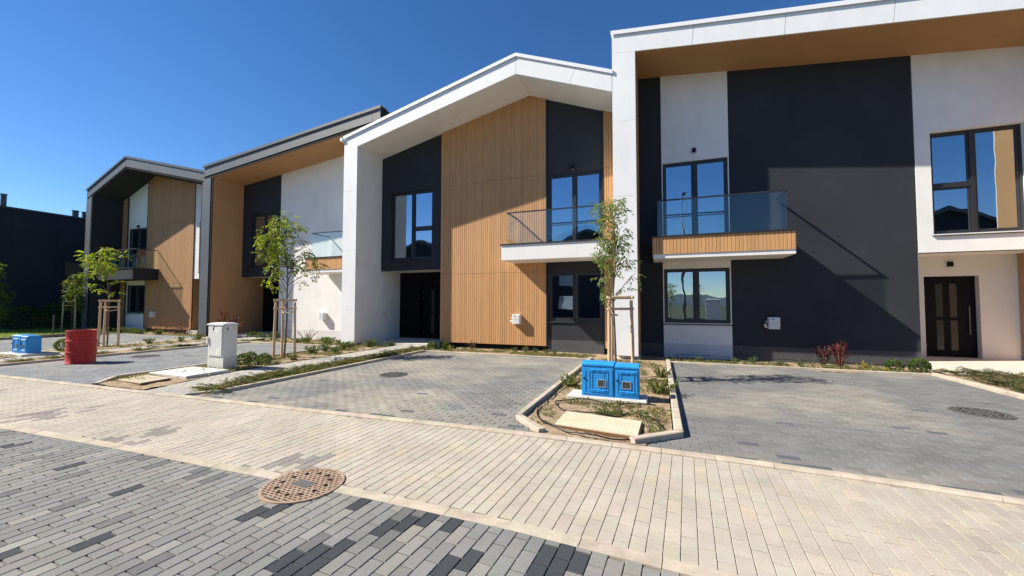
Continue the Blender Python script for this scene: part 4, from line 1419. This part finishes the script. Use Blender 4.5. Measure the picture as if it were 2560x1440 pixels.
# ------------------------------------------------------------------ trees with stakes
def leaf_face(mb, p, d, n_, ln, wd):
    """folded leaflet: base p, direction d, normal n_"""
    sd_ = d.cross(n_)
    if sd_.length < 1e-5:
        return
    sd_.normalize()
    nn = sd_.cross(d)
    a = p; b = p + d * ln
    m1 = p + d * (ln * 0.45) + sd_ * wd + nn * wd * 0.35
    m2 = p + d * (ln * 0.45) - sd_ * wd + nn * wd * 0.35
    b = b - nn * ln * 0.12
    mb.add([tuple(a), tuple(m1), tuple(b), tuple(m2)], [(0, 1, 2), (0, 2, 3)])


def rvec():
    v = Vector((random.gauss(0, 1), random.gauss(0, 1), random.gauss(0, 1)))
    return v.normalized()


def tree(name, label, base, pxm, bpx, blobs, trunk, lcol, leaf=(0.075, 0.016), dens=1.0, tr=0.024, group=None, depthk=1.0, leaflets=6):
    """blobs: (px, py, r px) of the leaf clumps, trunk: pixel points; both measured from the foot bpx"""
    t = thing(name, label, 'tree', (base[0], base[1], 0), group)
    B = Vector((base[0], base[1], 0))
    def W(px, py, dep=0.0):
        return B + rt * ((px - bpx[0]) / pxm) + Vector((0, 0, 1)) * ((bpx[1] - py) / pxm) + Vector((-rt.y, rt.x, 0)) * dep
    tb = MB()
    TP = [W(a, b, 0.05 * math.sin(i * 1.3)) for i, (a, b) in enumerate(trunk)]
    TP[0] = B + Vector((0, 0, -0.1))
    n_ = len(TP)
    # smooth the trunk
    pts, rad = [], []
    for i in range(n_ - 1):
        for k in range(5):
            f = (i + k / 5) / (n_ - 1)
            pts.append(tuple(TP[i].lerp(TP[i + 1], k / 5) + Vector((math.sin(f * 17) * 0.008, math.cos(f * 13) * 0.008, 0))))
            rad.append(tr * (1 - 0.85 * f) + 0.003)
    tb.tube(pts, rad, 8)
    lb = MB()
    for bi, (px, py, r) in enumerate(blobs):
        rr = r / pxm
        dep = random.uniform(-1, 1) * depthk * 0.35
        C = W(px, py, dep)
        # branch from the trunk to the clump
        zt = C.z - random.uniform(0.25, 0.6)
        j = min(range(len(pts)), key=lambda q: abs(pts[q][2] - max(zt, 0.9)))
        A = Vector(pts[j])
        mid = A.lerp(C, 0.5) + Vector((0, 0, 0.05 + 0.05 * random.random()))
        mid2 = A.lerp(C, 0.78) + Vector((0, 0, 0.05))
        r0 = min(rad[j] * 0.6, 0.011)
        tb.tube([tuple(A), tuple(mid), tuple(mid2), tuple(C)], [r0, r0 * 0.75, r0 * 0.5, r0 * 0.25], 5, cap=False)
        ns = max(4, int(dens * 26 * (rr / 0.22) ** 2))
        tone = random.uniform(0.8, 1.15)
        for k in range(ns):
            v = rvec() * (random.random() ** 0.45)
            P = C + Vector((v.x * rr * 1.0, v.y * rr * 1.0, v.z * rr * 0.9))
            d = (Vector((v.x, v.y, 0)) + rvec() * 0.6 + Vector((0, 0, -0.25))).normalized()
            L_ = leaf[0] * random.uniform(1.6, 2.6)
            nrm = (Vector((0, 0, 1)) + rvec() * 0.5).normalized()
            sd_ = d.cross(nrm).normalized()
            if k % 3 == 0:
                tb.tube([tuple(C.lerp(P, 0.1)), tuple(P)], [0.003, 0.0015], 3, cap=False)
            kk = tone * random.uniform(0.55, 1.3)
            mixy = random.random()
            for q in range(leaflets):
                f = (q // 2 + 1) / (leaflets // 2 + 0.5)
                sg = 1 if q % 2 else -1
                pp = P + d * (L_ * f) - Vector((0, 0, 1)) * (L_ * 0.35 * f * f)
                ld = (d * 0.55 + sd_ * sg * 0.8 + Vector((0, 0, -0.45)) + rvec() * 0.25).normalized()
                if q == leaflets - 1:
                    ld = (d + Vector((0, 0, -0.5))).normalized()
                c_ = mixc(lcol[0], lcol[1], mixy)
                lb.cur = tuple(x * kk * random.uniform(0.85, 1.15) for x in c_)
                leaf_face(lb, pp, ld, (nrm + rvec() * 0.5).normalized(), leaf[0] * random.uniform(0.75, 1.2), leaf[1] * random.uniform(0.8, 1.2))
    tb.build('trunk', BARK, t, recalc=False, smooth=True)
    lb.build('crown', LEAF, t, recalc=False, colors=True)
    return t


def stakes(x, y, label, h=1.62, r=0.30, a0=0.3, lean=0.03, rad=0.034):
    t = thing('tree_stakes', label, 'tree stakes', (x, y, 0), 'three-legged timber tree stakes')
    foot, head = [], []
    for k in range(3):
        a = a0 + k * 2 * math.pi / 3
        foot.append(Vector((x + (r + lean) * math.cos(a), y + (r + lean) * math.sin(a), -0.1)))
        head.append(Vector((x + r * math.cos(a), y + r * math.sin(a), h + random.uniform(-0.015, 0.015))))
        c = MB()
        c.tube([tuple(foot[k].lerp(head[k], f) + Vector((random.uniform(-0.004, 0.004), random.uniform(-0.004, 0.004), 0))) for f in (0, 0.25, 0.5, 0.75, 0.99)], [rad * 1.05, rad, rad * 1.02, rad * 0.97, rad * 0.95], 12)
        c.build('post', STAKE, t, smooth=False)
    for k in range(3):
        A, B = head[k], head[(k + 1) % 3]
        d = (B - A).normalized()
        for zz, rr in (((h + 0.03), 0.034), (h - 0.20, 0.026)):
            c = MB(); c.tube([(A.x - d.x * 0.05, A.y - d.y * 0.05, zz), (B.x + d.x * 0.05, B.y + d.y * 0.05, zz + 0.004)], rr, 10)
            c.build('rail', STAKE, t)
    for k in (0, 1):
        A = head[k]
        c = MB(); c.tube([(A.x, A.y, h - 0.30), (x, y, h - 0.33)], 0.018, 6); c.build('strap', STRAP, t)


def crop(ox, oy, sc, L):
    return [(ox + a / sc, oy + b / sc) + tuple(q / sc for q in r) for a, b, *r in L]


LG = ((0.30, 0.37, 0.035), (0.14, 0.21, 0.03))
LA = ((0.27, 0.34, 0.09), (0.13, 0.20, 0.055))
# near tree behind the blue cabinets
near_tree = tree('young_tree', 'young staked tree with narrow leaves behind the near blue cabinets', (-0.84, 8.28), 121.0, (1540, 950),
     crop(1460, 480, 3.275, [(170, 80, 38), (215, 70, 36), (180, 130, 40), (240, 120, 40), (300, 110, 32), (312, 170, 36), (200, 180, 36), (190, 230, 40), (240, 230, 36), (180, 285, 34), (210, 330, 45), (290, 320, 32), (250, 370, 42), (330, 370, 36), (180, 400, 46), (260, 430, 46), (340, 420, 32), (140, 480, 42), (210, 490, 46), (290, 480, 42), (130, 570, 36), (180, 590, 36), (350, 540, 36), (370, 590, 22), (310, 630, 36), (200, 690, 32), (160, 705, 26), (390, 690, 28), (190, 765, 20), (330, 795, 18), (140, 845, 18)]),
     crop(1460, 480, 3.275, [(245, 1530), (250, 1000), (250, 800), (255, 600), (265, 400), (240, 200), (200, 80)]), LA, (0.095, 0.0150), 2.0)
stakes(-0.80, 8.28, 'timber stakes round the tree behind the near blue cabinets', 1.64, 0.27, 2.1)
tree('young_tree', 'young staked tree with broad yellow-green crown before the white wall beside the walkway', (-9.87, 8.15), 88.6, (709, 897),
     [(690, 540, 18), (675, 560, 22), (720, 560, 21), (657, 590, 24), (700, 590, 25), (725, 598, 15), (652, 625, 20), (688, 630, 22), (672, 605, 20), (700, 652, 25), (745, 632, 18), (768, 650, 15), (786, 660, 13), (776, 684, 8), (678, 672, 15), (720, 665, 20), (745, 668, 13), (664, 682, 9), (680, 705, 14), (755, 704, 9), (702, 722, 8), (715, 630, 18), (730, 570, 14), (640, 640, 10)],
     [(709, 897), (714, 780), (713, 700), (712, 640), (700, 585), (690, 530)], LG, (0.09, 0.021), 0.82)
stakes(-9.87, 8.15, 'timber stakes round the tree in the bed beside the pale walkway', 1.60, 0.27, 0.5)
tree('young_tree', 'young staked tree with a leaning yellow-green crown in front of the farthest gabled house', (-18.55, 8.2), 68.0, (267, 864),
     crop(180, 380, 3.0, [(180, 740, 38), (150, 790, 42), (220, 780, 42), (110, 840, 42), (170, 850, 46), (240, 840, 42), (290, 770, 24), (80, 850, 20), (130, 910, 30), (200, 900, 40), (260, 890, 32), (300, 860, 20), (180, 1000, 13), (195, 1035, 14), (335, 975, 20), (315, 1050, 15)]),
     crop(180, 380, 3.0, [(262, 1440), (258, 1100), (240, 980), (205, 900), (180, 760)]), ((0.33, 0.40, 0.035), (0.17, 0.25, 0.03)), (0.09, 0.026), 0.85)
stakes(-18.55, 8.2, 'timber stakes round the leaning tree in front of the farthest house', 1.60, 0.27, 0.9)
tree('young_tree', 'narrow staked tree beside the dark pillar at the far left', (-31.75, 12.4), 43.4, (188, 826),
     [(203, 690, 10), (198, 705, 14), (192, 725, 17), (190, 748, 18), (186, 768, 14), (204, 760, 10), (180, 735, 9)], [(188, 826), (190, 770), (196, 720), (201, 690)], ((0.25, 0.32, 0.05), (0.13, 0.19, 0.03)), (0.09, 0.026), 1.0)
stakes(-31.75, 12.4, 'timber stakes under the narrow tree beside the dark pillar', 1.6, 0.30, 0.2)
tree('columnar_tree', 'tall columnar green tree at the left edge by the lawn', (-33.4, 10.1), 46.0, (8, 830),
     [(4, 668, 12), (8, 690, 17), (12, 715, 20), (8, 740, 22), (14, 765, 20), (6, 785, 18), (16, 790, 15), (-10, 700, 18), (-14, 740, 20), (-12, 775, 18), (8, 805, 14)], [(8, 830), (8, 760), (5, 670)], ((0.20, 0.27, 0.05), (0.11, 0.17, 0.03)), (0.09, 0.026), 1.0)

for (x, y, rz, l) in ((0.9, -6.0, 1.0, 'young tree across the street, mirrored at the left of the right ground floor window'), (2.75, -6.6, 2.5, 'young tree across the street, mirrored at the middle of the right ground floor window')):
    tc = copy_tree(near_tree, (x, y, 0), rz, 0.85)
    tc['label'] = l

# ------------------------------------------------------------------ lawn and fence at the far left
m = MB(); m.add([(-60, 4, -0.05), (-25.8, 4, -0.05), (-25.8, 6.5, -0.05), (-28.0, 12.3, -0.05), (-31.6, 12.9, -0.05), (-31.7, 30, -0.05), (-60, 30, -0.05)], [(0, 1, 2, 3, 4, 5, 6)])
lawn = struct(m.build('lawn', GRASSG, recalc=False))
g = MB()
for k in range(9000):
    y = random.uniform(6, 15); x = random.uniform(-36, -26.2 - max(0, (y - 6.5) * 0.38))
    if x < -31.4 or y < 12.4:
        h_ = random.uniform(0.04, 0.09); a = random.uniform(0, 6.28); d = Vector((math.cos(a), math.sin(a), 0))
        b = Vector((x, y, -0.05)); s_ = Vector((-d.y, d.x, 0)) * 0.012
        g.cur = tuple(q * random.uniform(0.7, 1.2) for q in (0.22, 0.32, 0.04))
        g.add([tuple(b - s_), tuple(b + s_), tuple(b + d * 0.03 + Vector((0, 0, h_)))], [(0, 1, 2)])
stuff(g.build('grass', LEAF, lawn, recalc=False, colors=True))
t = thing('wire_fence', 'low dark wire mesh fence along the lawn edge at the far left', 'fence', (-26.9, 8.6, 0))
FA, FB = Vector((-25.95, 5.6, 0)), Vector((-28.6, 12.6, 0))
for k in range(4):
    p = FA.lerp(FB, k / 3 * 0.98 + 0.01); c = MB(); c.cbox(p.x - 0.03, p.x + 0.03, p.y - 0.03, p.y + 0.03, -0.1, 0.97, 0.004); c.build('post', FRAME, t)
c = MB(); L_ = (FB - FA).length
for k in range(int(L_ / 0.10)):
    p = FA.lerp(FB, k * 0.10 / L_); c.tube([(p.x, p.y, 0.0), (p.x, p.y, 0.90)], 0.003, 4)
for zz in (0.05, 0.25, 0.45, 0.65, 0.88):
    c.tube([(FA.x, FA.y, zz), (FB.x, FB.y, zz)], 0.004, 4)
c.build('wire_mesh', FRAME, t)

# ------------------------------------------------------------------ shrubs and small plants
def ball_mesh(r, n_, cols, ls):
    mb = MB()
    for k in range(n_):
        v = rvec(); q = v * r * random.uniform(0.72, 1.04); q.z = q.z * 0.92 + r * 0.85
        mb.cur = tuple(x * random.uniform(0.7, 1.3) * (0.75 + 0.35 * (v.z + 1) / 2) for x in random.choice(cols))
        d = (v + rvec() * 0.9 + Vector((0, 0, 0.3))).normalized()
        leaf_face(mb, q, d, (v + rvec() * 0.6).normalized(), ls * random.uniform(0.8, 1.3), ls * 0.32)
    me = mb.mesh('foliage', recalc=False, colors=True); me.materials.append(LEAF)
    return me


def stem_mesh(hgt, spread, ns, cols, ls, lw=0.3, per=14, up_=1.0):
    mb, sb = MB(), MB()
    for k in range(ns):
        a = random.uniform(0, 6.28); s_ = random.random() ** 0.7 * spread
        tip = Vector((math.cos(a) * s_, math.sin(a) * s_, hgt * random.uniform(0.6, 1.0) * (1 - 0.5 * (s_ / max(spread, 0.01)) ** 2 * (1 - up_ * 0.6))))
        b = Vector((math.cos(a) * s_ * 0.15, math.sin(a) * s_ * 0.15, -0.02))
        mid = b.lerp(tip, 0.5) + Vector((0, 0, hgt * 0.08))
        sb.tube([tuple(b), tuple(mid), tuple(tip)], [0.006, 0.004, 0.002], 4, cap=False)
        for q in range(per):
            f = random.uniform(0.15, 1.0)
            p = b.lerp(mid, f * 2) if f < 0.5 else mid.lerp(tip, f * 2 - 1)
            d = (rvec() + Vector((math.cos(a), math.sin(a), 0.5)) * 0.6).normalized()
            mb.cur = tuple(x * random.uniform(0.7, 1.3) for x in random.choice(cols))
            leaf_face(mb, p, d, (rvec() * 0.7 + Vector((0, 0, 1))).normalized(), ls * random.uniform(0.7, 1.3), ls * lw)
    me = mb.mesh('foliage', recalc=False, colors=True); me.materials.append(LEAF)
    ms = sb.mesh('stems', recalc=False); ms.materials.append(BARK)
    return me, ms


def juniper_mesh(r, n_, cols):
    mb = MB()
    for k in range(n_):
        a = random.uniform(0, 6.28); el = random.uniform(0.05, 0.6)
        d = Vector((math.cos(a), math.sin(a), math.tan(el) * 0.6)).normalized()
        L_ = r * random.uniform(0.5, 1.05)
        col_ = random.choice(cols)
        steps = int(L_ / 0.022)
        for i in range(2, steps):
            p = d * (i * 0.022) + Vector((0, 0, 0.015 - 0.35 * (i * 0.022) ** 2))
            for sg in (-1, 1):
                sd_ = Vector((-d.y, d.x, 0)) * sg
                dd = (d * 0.7 + sd_ * 0.8 + rvec() * 0.4 + Vector((0, 0, 0.25))).normalized()
                mb.cur = tuple(x * random.uniform(0.65, 1.35) for x in col_)
                leaf_face(mb, p, dd, (Vector((0, 0, 1)) + rvec() * 0.4).normalized(), random.uniform(0.03, 0.055), 0.007)
    me = mb.mesh('foliage', recalc=False, colors=True); me.materials.append(LEAF)
    return me


def plant(name, label, cat, x, y, z, me, ms=None, sc=1.0, rz=0.0, group=None):
    t = thing(name, label, cat, (x, y, z), group)
    t.rotation_euler = (0, 0, rz); t.scale = (sc,) * 3
    o = bpy.data.objects.new('foliage', me); COL.objects.link(o); o.parent = t
    if ms:
        o = bpy.data.objects.new('stems', ms); COL.objects.link(o); o.parent = t
    return t


ORD = ['nearest', 'second', 'third', 'fourth', 'fifth', 'sixth', 'seventh', 'eighth', 'ninth', 'tenth', 'eleventh', 'twelfth', 'thirteenth', 'fourteenth', 'fifteenth', 'sixteenth', 'farthest']
GB = [(0.075, 0.125, 0.025), (0.055, 0.10, 0.022), (0.10, 0.155, 0.028)]
ball = ball_mesh(0.17, 900, GB, 0.035)
gb = 'clipped round green shrubs'
for (x, y, s_, l) in ((-9.73, 6.92, 1.0, 'round green shrub beside the grey cabinet, the nearest of three'), (-10.15, 7.40, 0.9, 'round green shrub beside the grey cabinet, the one behind by the kerb'), (-9.40, 7.22, 0.95, 'round green shrub before the tree stakes by the walkway'),
                      (-17.6, 12.9, 1.2, 'round green shrub at the porch of the dark framed house, left of three'), (-16.8, 12.7, 1.15, 'round green shrub at the porch of the dark framed house, middle of three'), (-16.6, 13.2, 1.2, 'round green shrub at the porch of the dark framed house, right of three'),
                      (-7.55, 12.15, 1.0, 'round green shrub at the left corner of the timber cladding'), (-7.35, 12.75, 0.9, 'smaller round green shrub close to the timber cladding foot'),
                      (5.40, 12.45, 1.0, 'bright round green shrub by the dark wall, left of two'), (5.85, 12.40, 1.15, 'bright round green shrub at the dark wall corner, right of two'), (-18.1, 6.95, 1.3, 'round green shrub behind the distant blue cabinets')):
    plant('round_shrub', l, 'shrub', x, y, soil_z(x, y) - 0.01, ball, None, s_, random.uniform(0, 6), gb)

RB = [(0.17, 0.022, 0.027), (0.12, 0.018, 0.024), (0.24, 0.035, 0.036)]
PB = [(0.12, 0.028, 0.038), (0.08, 0.02, 0.03)]
me, ms = stem_mesh(0.74, 0.19, 20, RB, 0.05, 0.32, 28); plant('red_shrub', 'pointed bright red shrub in front of the dark wall', 'shrub', 4.33, 12.50, -0.10, me, ms)
me, ms = stem_mesh(0.60, 0.26, 18, PB, 0.05, 0.32, 22); plant('purple_shrub', 'dark purple rounded shrub against the dark wall, beside the red one', 'shrub', 4.15, 13.05, -0.12, me, ms)
me, ms = stem_mesh(0.34, 0.24, 12, [(0.08, 0.03, 0.035), (0.06, 0.03, 0.02)], 0.04, 0.32, 18); plant('purple_shrub', 'small purple-brown shrub at the foot of the timber cladding', 'shrub', -6.40, 13.0, -0.11, me, ms)
me, ms = stem_mesh(1.35, 0.60, 20, PB, 0.11, 0.4, 16); plant('purple_shrub', 'tall dark red shrub in the shade behind the grey cabinet', 'shrub', -18.6, 12.6, -0.1, me, ms)
me, ms = stem_mesh(0.55, 0.50, 18, [(0.16, 0.07, 0.07), (0.12, 0.05, 0.05)], 0.045, 0.3, 10); 
plant('twiggy_shrub', 'thin pinkish twiggy shrub against the white wall behind the tree stakes', 'shrub', -14.6, 13.2, -0.12, me, ms, 1.1)
for k, (x, y, l) in enumerate(((-25.2, 13.2, 'pinkish twiggy shrub at the farthest cladding, left of three'), (-24.2, 13.4, 'pinkish twiggy shrub at the farthest cladding, middle of three'), (-23.3, 13.5, 'pinkish twiggy shrub at the farthest cladding, right of three'))):
    plant('twiggy_shrub', l, 'shrub', x, y, -0.12, me, ms, 1.25, k * 2.0, 'pinkish twiggy shrubs')
YB = [(0.55, 0.48, 0.03), (0.45, 0.42, 0.05), (0.16, 0.20, 0.03)]
me, ms = stem_mesh(0.22, 0.22, 16, YB, 0.035, 0.4, 12)
plant('yellow_flowers', 'yellow flowering plant between the red shrub and the green balls', 'flowers', 4.78, 12.35, -0.10, me, ms)
plant('yellow_flowers', 'small yellow flowering plant at the foot of the timber cladding', 'flowers', -7.05, 12.55, -0.1, me, ms, 0.75, 1.0)
plant('yellow_flowers', 'low yellow flowering plant next to the rightmost flower clump by the dark wall', 'flowers', 5.05, 12.1, -0.1, me, ms, 0.6, 2.0)
YG = [(0.15, 0.20, 0.03), (0.11, 0.17, 0.03), (0.20, 0.22, 0.04)]
me, ms = stem_mesh(0.30, 0.28, 26, YG, 0.05, 0.22, 16, 0.6)
for (x, y, s_, l) in ((-0.02, 7.25, 1.15, 'yellow-green bushy shrub right of the near blue cabinets'), (-1.52, 7.3, 1.0, 'yellow-green bushy shrub left of the near blue cabinets'), (-9.3, 8.0, 0.7, 'low yellow-green shrub between tree stakes and walkway'), (0.0, 8.9, 0.85, 'grey-green loose shrub farther back in the near planter by the right kerb')):
    plant('bushy_shrub', l, 'shrub', x, y, 0.0, me, ms, s_, x)
JC = [(0.085, 0.11, 0.045), (0.115, 0.13, 0.055), (0.06, 0.08, 0.035), (0.17, 0.165, 0.075), (0.16, 0.12, 0.06)]
jun = [juniper_mesh(0.40, 46, JC) for _ in range(3)]
for k in range(17):
    y = 4.78 + k * 0.40 + random.uniform(-0.1, 0.1)
    xl = float(np.interp(y, [4.3, 6.2], [-7.45, -8.0]))
    x = (xl - 7.2) / 2 + random.uniform(-0.12, 0.12)
    plant('juniper', ORD[k] + ' low juniper, counted from the street, in the strip between pale walkway and middle driveway', 'juniper', x, y, 0.02, jun[k % 3], None, random.uniform(0.75, 1.15), k * 1.7, 'junipers in the strip bed')
for k, (x, y) in enumerate(((6.0, 11.5), (6.5, 11.55), (6.25, 11.0), (6.8, 11.1), (6.05, 10.3), (6.6, 10.5), (5.95, 9.5), (6.4, 9.7), (6.0, 8.7), (6.5, 8.9))):
    plant('juniper', ORD[k] + ' low juniper, counted from the concrete path, in the bed at the right edge', 'juniper', x, y, 0.03, jun[k % 3], None, random.uniform(0.9, 1.2), k * 1.3, 'junipers at the right edge')
for k, (x, y) in enumerate(((-15.6, 5.2), (-15.6, 5.9), (-15.7, 6.8), (-15.7, 7.8), (-15.8, 9.0), (-15.7, 10.2))):
    plant('juniper', ORD[k] + ' low juniper, counted from the street, in the strip bed behind the red drum', 'juniper', x, y, 0.02, jun[k % 3], None, 0.9, k * 1.1, 'junipers behind the red drum')
me, ms = stem_mesh(0.34, 0.30, 18, [(0.11, 0.155, 0.05), (0.14, 0.185, 0.06), (0.08, 0.12, 0.04)], 0.06, 0.24, 20)
low = [(-10.0, 9.3), (-10.2, 9.9), (-9.8, 10.3), (-10.1, 10.9), (-9.6, 11.3), (-9.9, 11.9), (-9.4, 9.6), (-9.5, 12.3)]
for k, (x, y) in enumerate(low):
    plant('leafy_plant', ORD[k] + ' leafy plant, counted from the staked tree, before the white pillar', 'plant', x, y, soil_z(x, y), me, ms, random.uniform(0.7, 1.05), k * 2.2, 'leafy plants before the white pillar')
for k in range(9):
    x = -14.3 + k * 0.38; y = 12.2 + random.uniform(-0.5, 0.6)
    plant('leafy_plant', ORD[k] + ' leafy plant, counted from the left, along the foot of the white wall', 'plant', x, y, soil_z(x, y), me, ms, random.uniform(0.7, 1.1), k * 1.2, 'leafy plants along the white wall')
for k in range(8):
    x = -30.0 + k * 0.8; y = 12.7 + random.uniform(-0.3, 0.5)
    plant('leafy_plant', ORD[k] + ' leafy plant, counted from the left, before the farthest house', 'plant', x, y, soil_z(x, y), me, ms, random.uniform(0.8, 1.2), k * 1.2, 'leafy plants before the farthest house')
for k, (x, y) in enumerate(((-18.2, 9.3), (-18.0, 10.2), (-18.3, 11.0), (-17.8, 11.7), (-18.1, 7.6))):
    plant('leafy_plant', ORD[k] + ' leafy plant, counted from the street, in the bed behind the red drum', 'plant', x, y, 0.0, me, ms, random.uniform(0.7, 1.0), k * 1.9, 'leafy plants behind the red drum')
me2, ms2 = stem_mesh(0.26, 0.10, 12, [(0.10, 0.15, 0.06), (0.13, 0.17, 0.08)], 0.11, 0.10, 7)
for k, (x, y) in enumerate(((-4.6, 12.6), (-4.25, 12.7), (-3.85, 12.55), (-3.5, 12.6), (-3.1, 12.1), (1.0, 12.3), (1.9, 12.2), (2.35, 12.3), (3.0, 12.35), (3.4, 12.2))):
    plant('leafy_plant', ORD[k % 5] + ' tuft of long green leaves, counted ' + ('from the left, at the middle house foot' if x < 0 else 'from the left, by the right dark wall'), 'plant', x, y, soil_z(x, y), me2, ms2, random.uniform(0.7, 1.1), k * 1.9, 'leaf tufts at the ' + ('middle' if x < 0 else 'right') + ' house')
hb_ = ball_mesh(0.75, 1500, [(0.07, 0.11, 0.035), (0.10, 0.14, 0.04), (0.05, 0.085, 0.03)], 0.11)
for k, (x, y, s_, l) in enumerate(((-36.2, 12.0, 1.1, 'dark green bush under the black building, leftmost'), (-35.6, 13.3, 1.2, 'dark green bush under the black building, second from left'), (-35.2, 14.4, 1.05, 'dark green bush under the black building, third from left'), (-34.6, 15.4, 1.0, 'dark green bush under the black building, nearest the staked tree'))):
    plant('dark_bush', l, 'bush', x, y, -0.1, hb_, None, s_, k * 2.0, 'dark bushes under the black building')

# weeds, dry grass and stones on the soil: uncountable
AREAS = [(-1.62, 0.05, 4.75, 11.0, 300), (-1.60, -0.05, 5.5, 6.2, 30), (-7.0, -1.9, 11.1, 13.0, 260), (0.2, 5.6, 11.4, 13.1, 220), (-10.4, -9.1, 4.6, 12.2, 300), (-7.95, -7.2, 4.7, 11.8, 420), (5.75, 7.3, 6.0, 11.6, 170), (-16.2, -10.6, 11.2, 13.6, 260), (-16.2, -15.3, 4.6, 11.8, 110), (-18.6, -17.5, 4.6, 12.5, 150), (-30, -19, 12.3, 14.0, 260)]
wd_, sn = MB(), MB()
WC = [(0.12, 0.155, 0.045), (0.15, 0.175, 0.06), (0.27, 0.23, 0.11), (0.09, 0.125, 0.04)]
for (x0, x1, y0, y1, k) in AREAS:
    for _ in range(int(k * 2.2)):
        cx, cy = random.uniform(x0, x1), random.uniform(y0, y1)
        if vnoise(cx, cy, 1.7, 13) < 0.42:
            continue
        if 4.6 < cy < 5.55 and -1.3 < cx < -0.15: continue
        if 6.25 < cy < 6.85 and -1.45 < cx < -0.15: continue
        col_ = random.choice(WC)
        sz = random.uniform(0.5, 1.2)
        for q in range(random.randint(8, 22)):
            a = random.uniform(0, 6.28); rr = random.uniform(0, 0.09) * sz
            p = Vector((cx + math.cos(a) * rr, cy + math.sin(a) * rr, soil_z(cx, cy) + random.uniform(0.0, 0.05) * sz))
            d = Vector((math.cos(a), math.sin(a), random.uniform(0.2, 1.6))).normalized()
            wd_.cur = tuple(x * random.uniform(0.7, 1.3) for x in col_)
            leaf_face(wd_, p, d, (Vector((0, 0, 1)) + rvec() * 0.5).normalized(), random.uniform(0.03, 0.075) * sz, random.uniform(0.005, 0.014) * sz)
    for _ in range(k * 6):
        cx, cy = random.uniform(x0, x1), random.uniform(y0, y1)
        r_ = random.uniform(0.004, 0.016) * (1.6 if random.random() < 0.06 else 1)
        z_ = soil_z(cx, cy) + random.uniform(0.0, 0.02)
        a = random.uniform(0, 3)
        e, f = Vector((math.cos(a), math.sin(a), 0)) * r_, Vector((-math.sin(a), math.cos(a), 0)) * r_ * 0.7
        C = Vector((cx, cy, z_))
        g_ = random.uniform(0.5, 1.15)
        sn.cur = (0.42 * g_, 0.34 * g_, 0.25 * g_)
        sn.add([tuple(C - e), tuple(C - f), tuple(C + e), tuple(C + f), tuple(C + Vector((0, 0, r_ * 0.7)))], [(0, 1, 4), (1, 2, 4), (2, 3, 4), (3, 0, 4)])
stuff(wd_.build('ground_cover', LEAF, recalc=False, colors=True))
gr_ = stuff(sn.build('soil_crumbs', mat('stone_crumb', (1, 1, 1), 0.95, attr=True, spec=0.1), recalc=False, colors=True))
for o_, l_, c_ in ((bpy.data.objects['ground_cover'], 'small weeds and dry grass scattered on the beds', 'weeds'), (gr_, 'small stones and soil crumbs on the beds', 'gravel')):
    o_['label'] = l_; o_['category'] = c_
print('TRIS', sum(len(o.data.polygons) for o in scene.objects if o.type == 'MESH'), 'OBJ', len(scene.objects))
